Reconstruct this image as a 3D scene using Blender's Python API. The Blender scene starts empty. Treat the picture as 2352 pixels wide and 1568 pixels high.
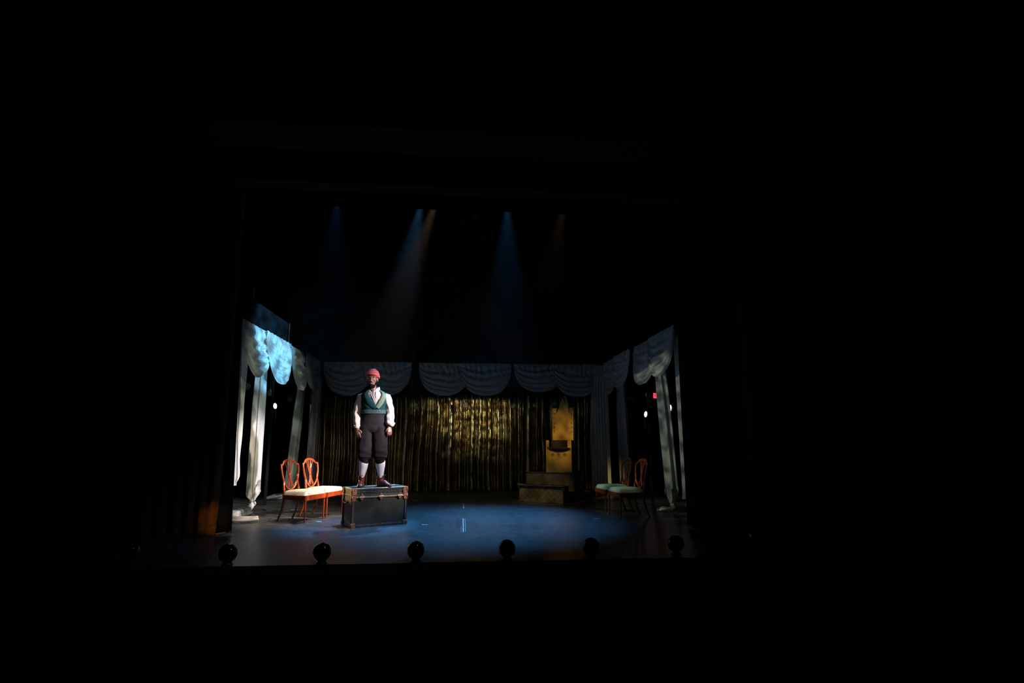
import bpy, math, random
from mathutils import Vector, Matrix, Euler, noise
PI = math.pi
S = bpy.context.scene
COL = S.collection
random.seed(4)

# ---------------------------------------------------------------- camera, world, exposure
cam_d = bpy.data.cameras.new('camera'); cam = bpy.data.objects.new('camera', cam_d); COL.objects.link(cam)
cam_d.sensor_width = 36.0; cam_d.lens = 36.0 * 1300.0 / 2352.0
cam.location = (0, 0, 1.26)
cam.rotation_euler = (math.radians(90 + 9.862), 0, math.radians(-5.2825))
cam_d.clip_end = 200
S.camera = cam
w = bpy.data.worlds.new('world'); S.world = w; w.use_nodes = True
w.node_tree.nodes['Background'].inputs[0].default_value = (0.5, 0.7, 0.6, 1)
w.node_tree.nodes['Background'].inputs[1].default_value = 0.0003
S.view_settings.view_transform = 'Standard'; S.view_settings.look = 'None'
S.view_settings.exposure = 0; S.view_settings.gamma = 1
S.view_settings.use_curve_mapping = False

def gobo(ld, scale, lo, hi, stretch=(1, 1, 1), floor_=0.0, seed=0.0, top=None):
    """a breakup pattern projector: noise over the beam's own direction"""
    ld.use_nodes = True; nt = ld.node_tree; nt.nodes.clear()
    out = nt.nodes.new('ShaderNodeOutputLight'); em = nt.nodes.new('ShaderNodeEmission')
    tc = nt.nodes.new('ShaderNodeTexCoord'); mp = nt.nodes.new('ShaderNodeMapping')
    mp.inputs['Scale'].default_value = stretch; mp.inputs['Location'].default_value = (seed, seed * .7, 0)
    ns = nt.nodes.new('ShaderNodeTexNoise'); ns.inputs['Scale'].default_value = scale; ns.inputs['Detail'].default_value = 1.5
    mr = nt.nodes.new('ShaderNodeMapRange'); mr.inputs['From Min'].default_value = lo; mr.inputs['From Max'].default_value = hi
    mr.inputs['To Min'].default_value = floor_; mr.inputs['To Max'].default_value = 1
    L = nt.links.new
    L(tc.outputs['Normal'], mp.inputs['Vector']); L(mp.outputs[0], ns.inputs['Vector']); L(ns.outputs['Fac'], mr.inputs['Value'])
    src = mr.outputs[0]
    if top is not None:      # a horizontal shutter blade: no light above this angle of the beam
        sp = nt.nodes.new('ShaderNodeSeparateXYZ'); L(tc.outputs['Normal'], sp.inputs[0])
        sh = nt.nodes.new('ShaderNodeMapRange'); sh.inputs['From Min'].default_value = top; sh.inputs['From Max'].default_value = top - .008
        L(sp.outputs['Y'], sh.inputs['Value'])
        ml = nt.nodes.new('ShaderNodeMath'); ml.operation = 'MULTIPLY'; L(src, ml.inputs[0]); L(sh.outputs[0], ml.inputs[1]); src = ml.outputs[0]
    L(src, em.inputs['Strength']); L(em.outputs[0], out.inputs[0])

def spot(name, loc, target, power, color, angle, blend=.5, size=.05, parent=None, g=None):
    ld = bpy.data.lights.new(name, 'SPOT'); o = bpy.data.objects.new(name, ld); COL.objects.link(o)
    ld.energy = power; ld.color = color; ld.spot_size = math.radians(angle); ld.spot_blend = blend; ld.shadow_soft_size = size
    o.location = loc; o.rotation_euler = (Vector(target) - Vector(loc)).to_track_quat('-Z', 'Y').to_euler()
    if g: gobo(ld, *g[0], **g[1])
    return o

# house, wing and over-stage lamps without housings; some are added fills
spot('key_from_right', (4.6, 5.9, 4.3), (-2.05, 9.6, .8), 3600, (1, .80, .60), 20, .55, .06, g=((22, .40, .54), dict(floor_=.45, seed=3.1)))
spot('added_warm_on_left_chairs', (.8, 9.3, 5.4), (-2.35, 9.95, .45), 2600, (1, .80, .56), 13, .7, .04)  # extra lamp added outside the haze to boost the warm beam on the chairs
spot('key_on_drape', (3.4, 6.2, 3.4), (-3.6, 10.6, .75), 4600, (.93, .92, 1), 16, .9, .06)
spot('front_on_actor', (1.6, -2.5, 5.6), (-1.35, 9.05, 1.75), 780, (1, .84, .86), 13, .8, .08)
spot('cyan_on_left_swags', (5.0, 5.6, 4.1), (-3.5, 10.85, 3.12), 11500, (.17, .60, 1), 12.5, .55, .05, g=((40, .38, .58), dict(floor_=.25, seed=1.3)))
spot('added_cool_on_far_tail', (-.4, 9.2, 5.0), (-3.95, 12.9, .05), 260, (.75, .82, 1), 9, .8, .03)  # added to brighten the drape tail on the boards
spot('pale_green_on_left_drapes', (3.1, 8.9, 5.3), (-3.5, 11.1, 1.7), 700, (.84, 1, .76), 33, .6, .05, g=((26, .44, .60), dict(stretch=(.5, 1.6, 1), floor_=.22, seed=7.7)))
spot('green_on_right_drapes', (-2.6, 8.9, 4.9), (3.65, 10.4, 1.3), 440, (.86, 1, .74), 31, .5, .05, g=((28, .44, .58), dict(stretch=(.5, 1.6, 1), floor_=.10, seed=2.2, top=.165)))
spot('gold_from_right_boom', (2.95, 8.75, 2.75), (.25, 14.6, 2.0), 1050, (1, .93, .66), 23, 1, .02, g=((62, .475, .58), dict(stretch=(1, .8, 1), floor_=.03, seed=5.0, top=.046)))
spot('gold_from_left_boom', (-2.85, 8.75, 2.75), (.35, 14.6, 2.0), 700, (1, .90, .60), 23, 1, .02, g=((62, .475, .58), dict(stretch=(1, .8, 1), floor_=.03, seed=2.0, top=.046)))
spot('gold_on_back_curtain_wide', (-.9, 6.7, 2.9), (.3, 14.6, 1.4), 60, (1, .95, .66), 50, .8, .02, g=((60, .44, .58), dict(stretch=(1, .8, 1), floor_=.08, seed=9.0, top=.105)))
spot('amber_on_throne', (-.6, 8.9, 5.0), (2.25, 12.3, 1.35), 950, (1, .70, .28), 14, .8, .05, g=((26, .36, .60), dict(floor_=.35, seed=4.0)))
spot('added_amber_on_steps', (-.9, 8.9, 4.6), (1.65, 11.9, .25), 480, (1, .80, .42), 15, .9, .05, g=((30, .36, .60), dict(floor_=.3, seed=6.0)))  # added to lift the brocade step out of the dark
spot('amber_from_left_wing', (-5.0, 12.9, 1.05), (-1.62, 8.88, .47), 500, (1, .62, .25), 10, .6, .03)
spot('amber_on_left_tab', (-2.2, 2.2, 2.4), (-3.19, 8.1, .24), 420, (1, .56, .22), 4.6, 1, .03)
spot('blue_grey_on_apron', (1.2, 5.3, 4.4), (-1.6, 7.6, 0), 120, (.40, .58, 1), 44, 1, .1)
spot('blue_pool_on_floor', (.4, 8.95, 5.4), (.05, 9.15, 0), 2600, (.10, .45, 1), 57, 1.0, .06)
spot('cyan_on_right_seats', (.6, 9.2, 5.4), (2.7, 9.9, .47), 60, (.40, 1, .85), 12, .9, .05)
spot('added_house_fill', (0, -1, 6.5), (0, 8, 3), 6, (.6, 1, .8), 110, 1, .3)  # weak fill added so the proscenium and bridge just show

# ---------------------------------------------------------------- materials
def mat(name, color, rough=.6, metal=0.0, spec=.5, var=.0, vscale=8.0, color2=None, bump=0.0, bscale=40.0, sheen=0.0, coat=0.0, trans=0.0):
    m = bpy.data.materials.new(name); m.use_nodes = True; nt = m.node_tree
    b = nt.nodes['Principled BSDF']; L = nt.links.new
    b.inputs['Base Color'].default_value = (*color, 1); b.inputs['Roughness'].default_value = rough
    b.inputs['Metallic'].default_value = metal; b.inputs['Specular IOR Level'].default_value = spec
    b.inputs['Sheen Weight'].default_value = sheen; b.inputs['Coat Weight'].default_value = coat
    tc = nt.nodes.new('ShaderNodeTexCoord')
    ns = nt.nodes.new('ShaderNodeTexNoise'); ns.inputs['Scale'].default_value = vscale; ns.inputs['Detail'].default_value = 4
    L(tc.outputs['Object'], ns.inputs['Vector'])
    cr = nt.nodes.new('ShaderNodeValToRGB')
    c2 = color2 or tuple(max(0, c * (1 - var)) for c in color)
    cr.color_ramp.elements[0].position = .35; cr.color_ramp.elements[1].position = .65
    cr.color_ramp.elements[0].color = (*c2, 1); cr.color_ramp.elements[1].color = (*color, 1)
    L(ns.outputs['Fac'], cr.inputs['Fac']); L(cr.outputs[0], b.inputs['Base Color'])
    if bump:
        n2 = nt.nodes.new('ShaderNodeTexNoise'); n2.inputs['Scale'].default_value = bscale; n2.inputs['Detail'].default_value = 3
        L(tc.outputs['Object'], n2.inputs['Vector'])
        bp = nt.nodes.new('ShaderNodeBump'); bp.inputs['Strength'].default_value = bump; bp.inputs['Distance'].default_value = .01
        L(n2.outputs['Fac'], bp.inputs['Height']); L(bp.outputs[0], b.inputs['Normal'])
    if trans:
        out = nt.nodes['Material Output']; tr = nt.nodes.new('ShaderNodeBsdfTranslucent'); mx = nt.nodes.new('ShaderNodeMixShader')
        L(cr.outputs[0], tr.inputs['Color'])
        mx.inputs[0].default_value = trans; L(b.outputs[0], mx.inputs[1]); L(tr.outputs[0], mx.inputs[2]); L(mx.outputs[0], out.inputs['Surface'])
    return m

def emit(name, color, strength):
    m = bpy.data.materials.new(name); m.use_nodes = True; b = m.node_tree.nodes['Principled BSDF']
    b.inputs['Base Color'].default_value = (*color, 1)
    b.inputs['Emission Color'].default_value = (*color, 1); b.inputs['Emission Strength'].default_value = strength
    return m

M = {}
M['sheer'] = mat('sheer_white', (.78, .78, .76), .85, var=.06, vscale=3, trans=.30)
M['black_cloth'] = mat('black_serge', (.008, .009, .010), .9, var=.3, sheen=.0)
M['lining'] = mat('black_lining', (.014, .016, .020), .8, var=.3, bump=.3, bscale=18)
M['black_paint'] = mat('flat_black_paint', (.007, .007, .008), .75, var=.3, spec=.2)
M['wall'] = mat('dark_house_wall', (.012, .013, .012), .85, var=.3, vscale=2, spec=.2)
M['velour'] = mat('rust_brown_velour', (.20, .075, .018), .9, var=.35, vscale=30, sheen=.2)
M['hem'] = mat('tan_hem', (.42, .22, .07), .8, var=.3, vscale=30)
M['gold_satin'] = mat('olive_gold_satin', (.36, .32, .17), .30, metal=.97, vscale=3, color2=(.18, .12, .05))
_b = M['gold_satin'].node_tree.nodes['Principled BSDF']; _t = M['gold_satin'].node_tree.nodes.new('ShaderNodeTangent')
_t.direction_type = 'RADIAL'; _t.axis = 'Z'; M['gold_satin'].node_tree.links.new(_t.outputs[0], _b.inputs['Tangent'])
_b.inputs['Anisotropic'].default_value = .6; _b.inputs['Anisotropic Rotation'].default_value = .25
M['fascia'] = mat('navy_black_fascia', (.005, .006, .009), .9, var=.2, spec=.1)
M['brown_wood'] = mat('stained_brown_lumber', (.10, .055, .03), .7, var=.4, vscale=14)
M['mahogany'] = mat('polished_mahogany', (.46, .075, .014), .28, var=.45, vscale=22, color2=(.30, .035, .008), coat=.4)
M['seat_cloth'] = mat('cream_patterned_upholstery', (.82, .76, .58), .8, vscale=120, color2=(.38, .27, .17), bump=.2, bscale=120)
M['seat_cloth_cyan_lit'] = mat('cream_upholstery_cyan_lit', (.74, .80, .66), .8, vscale=110, color2=(.34, .46, .38), bump=.2, bscale=120)  # the cream cloth again, with cyan light mixed into its colours
M['trunk'] = mat('dark_green_vulcanised_fibre', (.006, .014, .016), .45, var=.35, vscale=6, bump=.15, bscale=60)
M['trunk_top'] = mat('paler_green_trunk_top', (.015, .050, .046), .5, var=.45, vscale=12)  # top panel in a paler green than the body
M['trunk_bind'] = mat('black_bound_edge', (.016, .018, .026), .45, var=.3)
M['trunk_end'] = mat('tan_leather_and_amber_light', (.20, .13, .045), .5, var=.4, vscale=8)  # leather for the handle; on the end panel it paints amber light
M['brass'] = mat('aged_brass', (.34, .22, .10), .42, metal=.9, var=.4, vscale=25)
M['copper'] = mat('worn_copper_plate', (.36, .17, .12), .45, metal=.85, var=.4, vscale=25)
M['nickel'] = mat('dull_nickel', (.55, .50, .52), .35, metal=.9, var=.3, vscale=25)
M['slat'] = mat('worn_ash_slat', (.22, .15, .07), .6, var=.4, vscale=18)
M['white_metal'] = mat('bright_worn_edge', (.55, .55, .50), .4, metal=.6, var=.4, vscale=60)
M['skin'] = mat('brown_skin', (.155, .066, .048), .45, var=.15, vscale=20)
M['lips'] = mat('lip_skin', (.26, .105, .085), .4, var=.1)
M['beard'] = mat('black_short_beard', (.006, .0045, .0045), .95, var=.3, bump=.4, bscale=300, spec=.05)
M['hair'] = mat('black_hair', (.006, .005, .005), .8, var=.3)
M['eye'] = mat('eye_white', (.55, .52, .50), .2)
M['pupil'] = mat('dark_pupil', (.01, .006, .005), .15)
M['shirt'] = mat('cream_linen', (.36, .31, .29), .85, var=.14, vscale=12, bump=.5, bscale=22)
M['vest'] = mat('deep_teal_wool', (.005, .031, .034), .85, var=.3, vscale=40)
M['lapel'] = mat('key_lit_teal_facing', (.085, .13, .085), .7, var=.2, vscale=30)  # paler facing with the key light on this one lapel put into its colour
M['breeches'] = mat('charcoal_brown_wool', (.012, .0095, .0115), .9, var=.25, vscale=10, bump=.5, bscale=16)
M['stocking'] = mat('white_knit_stocking', (.62, .62, .74), .8, var=.06, vscale=30, bump=.2, bscale=150)
M['boot'] = mat('oxblood_leather', (.14, .035, .028), .25, var=.4, vscale=18, coat=.3)
M['sole'] = mat('dark_boot_sole', (.015, .010, .008), .6)
M['lace'] = mat('dark_blue_lace', (.012, .012, .05), .7)
M['hat'] = mat('brick_red_knit', (.46, .062, .060), .85, var=.25, vscale=60, bump=.8, bscale=120)
M['gilt'] = mat('gold_painted_board', (.62, .36, .055), .45, metal=.35, var=.35, vscale=5)
M['gilt_dark'] = mat('dark_scroll_paint', (.13, .065, .012), .6, var=.2)
M['throne_seat'] = mat('dark_brown_felt', (.013, .007, .006), .9, var=.3)
M['brocade'] = None
M['plat_top'] = mat('black_velvet_throw', (.022, .026, .022), .55, var=.3, vscale=12)
M['plat_face'] = mat('dull_brown_painted_face', (.12, .095, .045), .7, var=.55, vscale=5)
M['tape'] = mat('white_cloth_tape', (.72, .76, .78), .6, var=.3, vscale=80)
M['cord'] = mat('black_cord', (.01, .01, .01), .6)
M['housing'] = mat('black_lamp_housing', (.012, .012, .013), .5, var=.2)
M['gel_red'] = mat('red_gel', (.6, .05, .04), .25)
M['lens'] = mat('lamp_lens', (.25, .35, .45), .1)
M['pipe'] = mat('black_steel_pipe', (.03, .03, .032), .45, metal=.6)
M['sign_red'] = emit('red_sign_face', (1, .05, .09), 1.6)
M['sign_box'] = mat('sign_housing', (.05, .05, .05), .5)
M['glow'] = emit('lamp_glow', (.92, 1, .96), 6.0)
M['lens_glint'] = emit('painted_lens_glint', (.7, .85, 1), .5)  # reflected glint on an unlit lens, put in as emission

def glass(name, col, tint):
    m = bpy.data.materials.new(name); m.use_nodes = True; nt = m.node_tree; L = nt.links.new
    out = nt.nodes['Material Output']; nt.nodes.remove(nt.nodes['Principled BSDF'])
    fr = nt.nodes.new('ShaderNodeFresnel'); fr.inputs['IOR'].default_value = 1.6
    gl = nt.nodes.new('ShaderNodeBsdfGlossy'); gl.inputs['Roughness'].default_value = .08
    tr = nt.nodes.new('ShaderNodeBsdfTransparent'); tr.inputs['Color'].default_value = (*tint, 1)
    df = nt.nodes.new('ShaderNodeBsdfDiffuse'); df.inputs['Color'].default_value = (*col, 1)
    m1 = nt.nodes.new('ShaderNodeMixShader'); m1.inputs[0].default_value = .32
    m2 = nt.nodes.new('ShaderNodeMixShader')
    L(tr.outputs[0], m1.inputs[1]); L(df.outputs[0], m1.inputs[2]); L(fr.outputs[0], m2.inputs[0])
    L(m1.outputs[0], m2.inputs[1]); L(gl.outputs[0], m2.inputs[2]); L(m2.outputs[0], out.inputs['Surface'])
    return m
M['globe'] = glass('clear_globe_glass', (.62, .66, .56), (.75, .75, .72))
M['black_globe'] = mat('black_gloss_globe', (.004, .004, .004), .09, spec=.5, coat=.5)
M['mirror_facet'] = M['black_globe']

for k_ in ('breeches', 'vest', 'lapel', 'shirt', 'stocking', 'velour', 'fascia', 'brown_wood', 'sheer', 'lining', 'black_cloth', 'seat_cloth', 'seat_cloth_cyan_lit'):
    M[k_].node_tree.nodes['Principled BSDF'].inputs['Specular IOR Level'].default_value = .12
# patterned front of the lower step: faint diagonal lattice woven into brown brocade
def brocade():
    m = mat('brown_lattice_brocade', (.12, .085, .035), .6, var=.4, vscale=6); nt = m.node_tree; L = nt.links.new
    b = nt.nodes['Principled BSDF']; tc = nt.nodes.new('ShaderNodeTexCoord')
    src = b.inputs['Base Color'].links[0].from_socket
    acc = None
    for a in (45, -45):
        mp = nt.nodes.new('ShaderNodeMapping'); mp.inputs['Rotation'].default_value = (0, math.radians(a), 0)
        wv = nt.nodes.new('ShaderNodeTexWave'); wv.inputs['Scale'].default_value = 3.4; wv.inputs['Distortion'].default_value = 1.5
        mt = nt.nodes.new('ShaderNodeMath'); mt.operation = 'GREATER_THAN'; mt.inputs[1].default_value = .985
        L(tc.outputs['Object'], mp.inputs[0]); L(mp.outputs[0], wv.inputs[0]); L(wv.outputs['Fac'], mt.inputs[0])
        if acc is None: acc = mt.outputs[0]
        else:
            ad = nt.nodes.new('ShaderNodeMath'); ad.operation = 'MAXIMUM'; L(acc, ad.inputs[0]); L(mt.outputs[0], ad.inputs[1]); acc = ad.outputs[0]
    ml = nt.nodes.new('ShaderNodeMath'); ml.operation = 'MULTIPLY'; ml.inputs[1].default_value = .35; L(acc, ml.inputs[0])
    mx = nt.nodes.new('ShaderNodeMix'); mx.data_type = 'RGBA'; L(ml.outputs[0], mx.inputs[0]); L(src, mx.inputs[6]); mx.inputs[7].default_value = (.40, .34, .18, 1)
    L(mx.outputs[2], b.inputs['Base Color']); return m
M['brocade'] = brocade()

def floor_mat():
    m = mat('black_painted_stage_boards', (.050, .054, .060), .36, vscale=1.6, color2=(.030, .033, .038)); nt = m.node_tree; L = nt.links.new
    b = nt.nodes['Principled BSDF']; src = b.inputs['Base Color'].links[0].from_socket
    tc = nt.nodes.new('ShaderNodeTexCoord')
    br = nt.nodes.new('ShaderNodeTexBrick'); br.inputs['Scale'].default_value = 1.0; br.offset = .5
    br.inputs['Brick Width'].default_value = 2.44; br.inputs['Row Height'].default_value = 1.22; br.inputs['Mortar Size'].default_value = .006
    br.inputs['Color1'].default_value = (1, 1, 1, 1); br.inputs['Color2'].default_value = (.86, .86, .86, 1); br.inputs['Mortar'].default_value = (.35, .35, .35, 1)
    L(tc.outputs['Object'], br.inputs[0])
    mx = nt.nodes.new('ShaderNodeMix'); mx.data_type = 'RGBA'; mx.blend_type = 'MULTIPLY'; mx.inputs[0].default_value = 1
    L(src, mx.inputs[6]); L(br.outputs['Color'], mx.inputs[7])
    # pale scuffs
    mp = nt.nodes.new('ShaderNodeMapping'); mp.inputs['Scale'].default_value = (2.2, 9, 1); mp.inputs['Rotation'].default_value = (0, 0, .25)
    n3 = nt.nodes.new('ShaderNodeTexNoise'); n3.inputs['Scale'].default_value = 3; n3.inputs['Detail'].default_value = 7; n3.inputs['Roughness'].default_value = .7
    L(tc.outputs['Object'], mp.inputs[0]); L(mp.outputs[0], n3.inputs['Vector'])
    mr = nt.nodes.new('ShaderNodeMapRange'); mr.inputs['From Min'].default_value = .47; mr.inputs['From Max'].default_value = .70; mr.inputs['To Max'].default_value = .9
    L(n3.outputs['Fac'], mr.inputs[0])
    m2 = nt.nodes.new('ShaderNodeMix'); m2.data_type = 'RGBA'; L(mr.outputs[0], m2.inputs[0]); L(mx.outputs[2], m2.inputs[6]); m2.inputs[7].default_value = (.15, .155, .16, 1)
    L(m2.outputs[2], b.inputs['Base Color'])
    r = nt.nodes.new('ShaderNodeMapRange'); r.inputs['To Min'].default_value = .30; r.inputs['To Max'].default_value = .48; L(n3.outputs['Fac'], r.inputs[0]); L(r.outputs[0], b.inputs['Roughness'])
    return m
M['floor'] = floor_mat()

def stripe_mat(name, c1, c2, axis, scale, rough=.8):
    m = mat(name, c1, rough); nt = m.node_tree; L = nt.links.new; b = nt.nodes['Principled BSDF']
    tc = nt.nodes.new('ShaderNodeTexCoord'); wv = nt.nodes.new('ShaderNodeTexWave'); wv.bands_direction = axis; wv.inputs['Scale'].default_value = scale
    cr = nt.nodes.new('ShaderNodeValToRGB'); cr.color_ramp.elements[0].position = .35; cr.color_ramp.elements[1].position = .65
    cr.color_ramp.elements[0].color = (*c1, 1); cr.color_ramp.elements[1].color = (*c2, 1)
    L(tc.outputs['Object'], wv.inputs[0]); L(wv.outputs['Fac'], cr.inputs[0]); L(cr.outputs[0], b.inputs['Base Color']); return m
M['hat'] = stripe_mat('brick_red_striped_knit', (.50, .085, .075), (.30, .030, .034), 'Z', 9)
M['vest_band'] = stripe_mat('teal_striped_waistband', (.008, .036, .037), (.004, .020, .022), 'X', 22)

# ---------------------------------------------------------------- geometry helpers
class G:
    def __init__(s): s.v = []; s.f = []
    def add(s, v, f):
        n = len(s.v); s.v += [tuple(p) for p in v]; s.f += [tuple(i + n for i in q) for q in f]; return s
    def box(s, c, d, rot=None):
        R = (rot.to_matrix() if isinstance(rot, Euler) else rot) if rot is not None else None
        v = []
        for z in (-.5, .5):
            for y in (-.5, .5):
                for x in (-.5, .5):
                    p = Vector((x * d[0], y * d[1], z * d[2]))
                    if R is not None: p = R @ p
                    v.append(p + Vector(c))
        return s.add(v, [(0, 2, 3, 1), (4, 5, 7, 6), (0, 1, 5, 4), (1, 3, 7, 5), (3, 2, 6, 7), (2, 0, 4, 6)])
    def sweep(s, pts, rad, n=12, up=(0, 1, 0), closed=False, ripple=None, sub=0, cap=True):
        pts = [Vector(p) for p in pts]
        if not isinstance(rad, list): rad = [rad] * len(pts)
        rad = [(r, r) if not isinstance(r, (tuple, list)) else tuple(r) for r in rad]
        if sub:
            P2 = []; R2 = []; N = len(pts)
            rng = range(N if closed else N - 1)
            for i in rng:
                g = lambda a, k: a[k % N] if closed else a[min(max(k, 0), N - 1)]
                for j in range(sub):
                    t = j / sub
                    def cr(a, b, c, d): return .5 * ((2 * b) + (c - a) * t + (2 * a - 5 * b + 4 * c - d) * t * t + (3 * b - a - 3 * c + d) * t ** 3)
                    P2.append(cr(g(pts, i - 1), g(pts, i), g(pts, i + 1), g(pts, i + 2)))
                    R2.append(tuple(cr(g(rad, i - 1)[k], g(rad, i)[k], g(rad, i + 1)[k], g(rad, i + 2)[k]) for k in (0, 1)))
            if not closed: P2.append(pts[-1]); R2.append(rad[-1])
            pts, rad = P2, R2
        N = len(pts); up = Vector(up); vs = []
        for i, p in enumerate(pts):
            a = pts[(i - 1) % N] if (closed or i > 0) else p; b = pts[(i + 1) % N] if (closed or i < N - 1) else p
            T = (b - a).normalized(); B = up.cross(T)
            if B.length < 1e-4: B = Vector((1, 0, 0)).cross(T)
            B.normalize(); Nn = T.cross(B)
            for k in range(n):
                t = 2 * PI * k / n; q = ripple(i / (N - 1), t) if ripple else 1
                vs.append(p + B * (rad[i][0] * q * math.cos(t)) + Nn * (rad[i][1] * q * math.sin(t)))
        fs = []
        for i in range(N if closed else N - 1):
            for k in range(n):
                a = i * n + k; b = i * n + (k + 1) % n; c = ((i + 1) % N) * n + (k + 1) % n; d = ((i + 1) % N) * n + k
                fs.append((a, b, c, d))
        if not closed and cap:
            vs += [pts[0], pts[-1]]; c0 = N * n; c1 = c0 + 1
            for k in range(n):
                fs.append((c0, (k + 1) % n, k)); fs.append((c1, (N - 1) * n + k, (N - 1) * n + (k + 1) % n))
        return s.add(vs, fs)
    def lathe(s, prof, c=(0, 0, 0), n=24, R=None):
        vs = []; N = len(prof)
        for r, z in prof:
            for k in range(n):
                t = 2 * PI * k / n; p = Vector((r * math.cos(t), r * math.sin(t), z))
                if R is not None: p = R @ p
                vs.append(p + Vector(c))
        fs = [(i * n + k, i * n + (k + 1) % n, (i + 1) * n + (k + 1) % n, (i + 1) * n + k) for i in range(N - 1) for k in range(n)]
        fs.append(tuple(range(n - 1, -1, -1))); fs.append(tuple((N - 1) * n + k for k in range(n)))
        return s.add(vs, fs)
    def ball(s, c, r, n=20, m=12):
        if not isinstance(r, (tuple, list)): r = (r, r, r)
        vs = [Vector(c) + Vector((0, 0, -r[2]))]
        for i in range(1, m):
            a = -PI / 2 + PI * i / m
            for k in range(n):
                t = 2 * PI * k / n; vs.append(Vector(c) + Vector((r[0] * math.cos(a) * math.cos(t), r[1] * math.cos(a) * math.sin(t), r[2] * math.sin(a))))
        vs.append(Vector(c) + Vector((0, 0, r[2]))); top = len(vs) - 1; fs = []
        for k in range(n):
            fs.append((0, 1 + (k + 1) % n, 1 + k)); fs.append((top, 1 + (m - 2) * n + k, 1 + (m - 2) * n + (k + 1) % n))
        for i in range(m - 2):
            for k in range(n):
                a = 1 + i * n + k; b = 1 + i * n + (k + 1) % n; fs.append((a, b, b + n, a + n))
        return s.add(vs, fs)
    def grid(s, fn, nu, nv):
        vs = [fn(i / nu, j / nv) for j in range(nv + 1) for i in range(nu + 1)]
        fs = [(j * (nu + 1) + i, j * (nu + 1) + i + 1, (j + 1) * (nu + 1) + i + 1, (j + 1) * (nu + 1) + i) for j in range(nv) for i in range(nu)]
        return s.add(vs, fs)
    def plate(s, outline, y0, y1):
        """extrude an x,z outline between y0 and y1"""
        n = len(outline); vs = [(x, y0, z) for x, z in outline] + [(x, y1, z) for x, z in outline]
        return s.add(vs, [tuple(range(n)), tuple(range(2 * n - 1, n - 1, -1))] + [(i, i + n, (i + 1) % n + n, (i + 1) % n) for i in range(n)])
    def obj(s, name, m, parent=None, smooth=False, bevel=0, solid=0, remesh=0, sm=0, sub=0):
        me = bpy.data.meshes.new(name); me.from_pydata([tuple(p) for p in s.v], [], s.f); me.update()
        import bmesh
        bm = bmesh.new(); bm.from_mesh(me); bmesh.ops.recalc_face_normals(bm, faces=bm.faces); bm.to_mesh(me); bm.free()
        o = bpy.data.objects.new(name, me); COL.objects.link(o)
        if m: me.materials.append(m)
        if smooth:
            for p in me.polygons: p.use_smooth = True
        if parent: o.parent = parent
        if solid:
            d = o.modifiers.new('solidify', 'SOLIDIFY'); d.thickness = solid; d.offset = 0
        if bevel:
            d = o.modifiers.new('bevel', 'BEVEL'); d.width = bevel; d.segments = 2; d.limit_method = 'ANGLE'
        if remesh:
            d = o.modifiers.new('remesh', 'REMESH'); d.mode = 'VOXEL'; d.voxel_size = remesh; d.use_smooth_shade = True
        if sm:
            d = o.modifiers.new('smooth', 'SMOOTH'); d.factor = .5; d.iterations = sm
        if sub:
            d = o.modifiers.new('sub', 'SUBSURF'); d.levels = sub; d.render_levels = sub
        return o

def tag(o, label=None, cat=None, group=None, kind=None):
    if label: o['label'] = label
    if cat: o['category'] = cat
    if group: o['group'] = group
    if kind: o['kind'] = kind
    return o
def thing(name, label, cat, loc=(0, 0, 0), rz=0, group=None):
    o = bpy.data.objects.new(name, None); COL.objects.link(o); o.empty_display_size = .1
    o.location = loc; o.rotation_euler = (0, 0, rz); return tag(o, label, cat, group)
def struct(name, g, m, label=None, **k):
    o = g.obj(name, m, **k); o['kind'] = 'structure'
    if label: o['label'] = label
    return o
def copy_tree(o, parent=None):
    c = o.copy(); COL.objects.link(c); c.parent = parent
    for ch in [x for x in bpy.data.objects if x.parent == o]: copy_tree(ch, c)
    return c
def nz(x, y=0, z=0): return noise.noise(Vector((x, y, z)))

# ---------------------------------------------------------------- the house and the stage shell
struct('floor', G().box((0, 13.0, -.1), (17, 13.46, .2)), M['floor'], 'black painted wooden stage floor with worn scuffs')   # front edge y = 6.27
struct('trim_1', G().box((0, 6.25, -.55), (17, .03, .9)), M['black_paint'], 'black front face of the stage apron', bevel=.004)
struct('floor_house', G().box((0, 1.5, -1.1), (17, 12, .2)), M['wall'], 'dark auditorium floor in front of the stage')
struct('wall_back', G().box((0, 19.6, 4), (17, .2, 12)), M['black_paint'], 'black back wall of the stage house')
struct('wall_left', G().box((-8.4, 7.5, 4), (.2, 25, 12)), M['wall'], 'dark left wall of the theatre')
struct('wall_right', G().box((8.4, 7.5, 4), (.2, 25, 12)), M['wall'], 'dark right wall of the theatre')
struct('ceiling', G().box((0, 7.5, 9.6), (17, 25, .2)), M['wall'], 'dark theatre ceiling')
g = G().box((-6.2, 7.75, 3.5), (4.2, .3, 9.0)).box((6.35, 7.75, 3.5), (4.1, .3, 9.0)).box((.1, 7.75, 7.15), (8.4, .3, 4.7))
struct('wall_proscenium', g, M['wall'], 'dark proscenium wall around the stage opening')
for i, x in enumerate((-3.98, 4.06)):
    struct('trim_%d' % (i + 2), G().box((x, 7.45, 2.4), (.28, .28, 4.8)).box((x, 7.42, .12), (.36, .34, .24)), M['wall'], 'dark pilaster at the %s edge of the stage opening' % ('left', 'right')[i], bevel=.01)
struct('trim_4', G().box((0, 6.0, 4.84), (11, .06, .24)).box((0, 6.3, 4.76), (11, .6, .04)), M['wall'], 'dark lighting bridge spanning the house above the apron')

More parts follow.
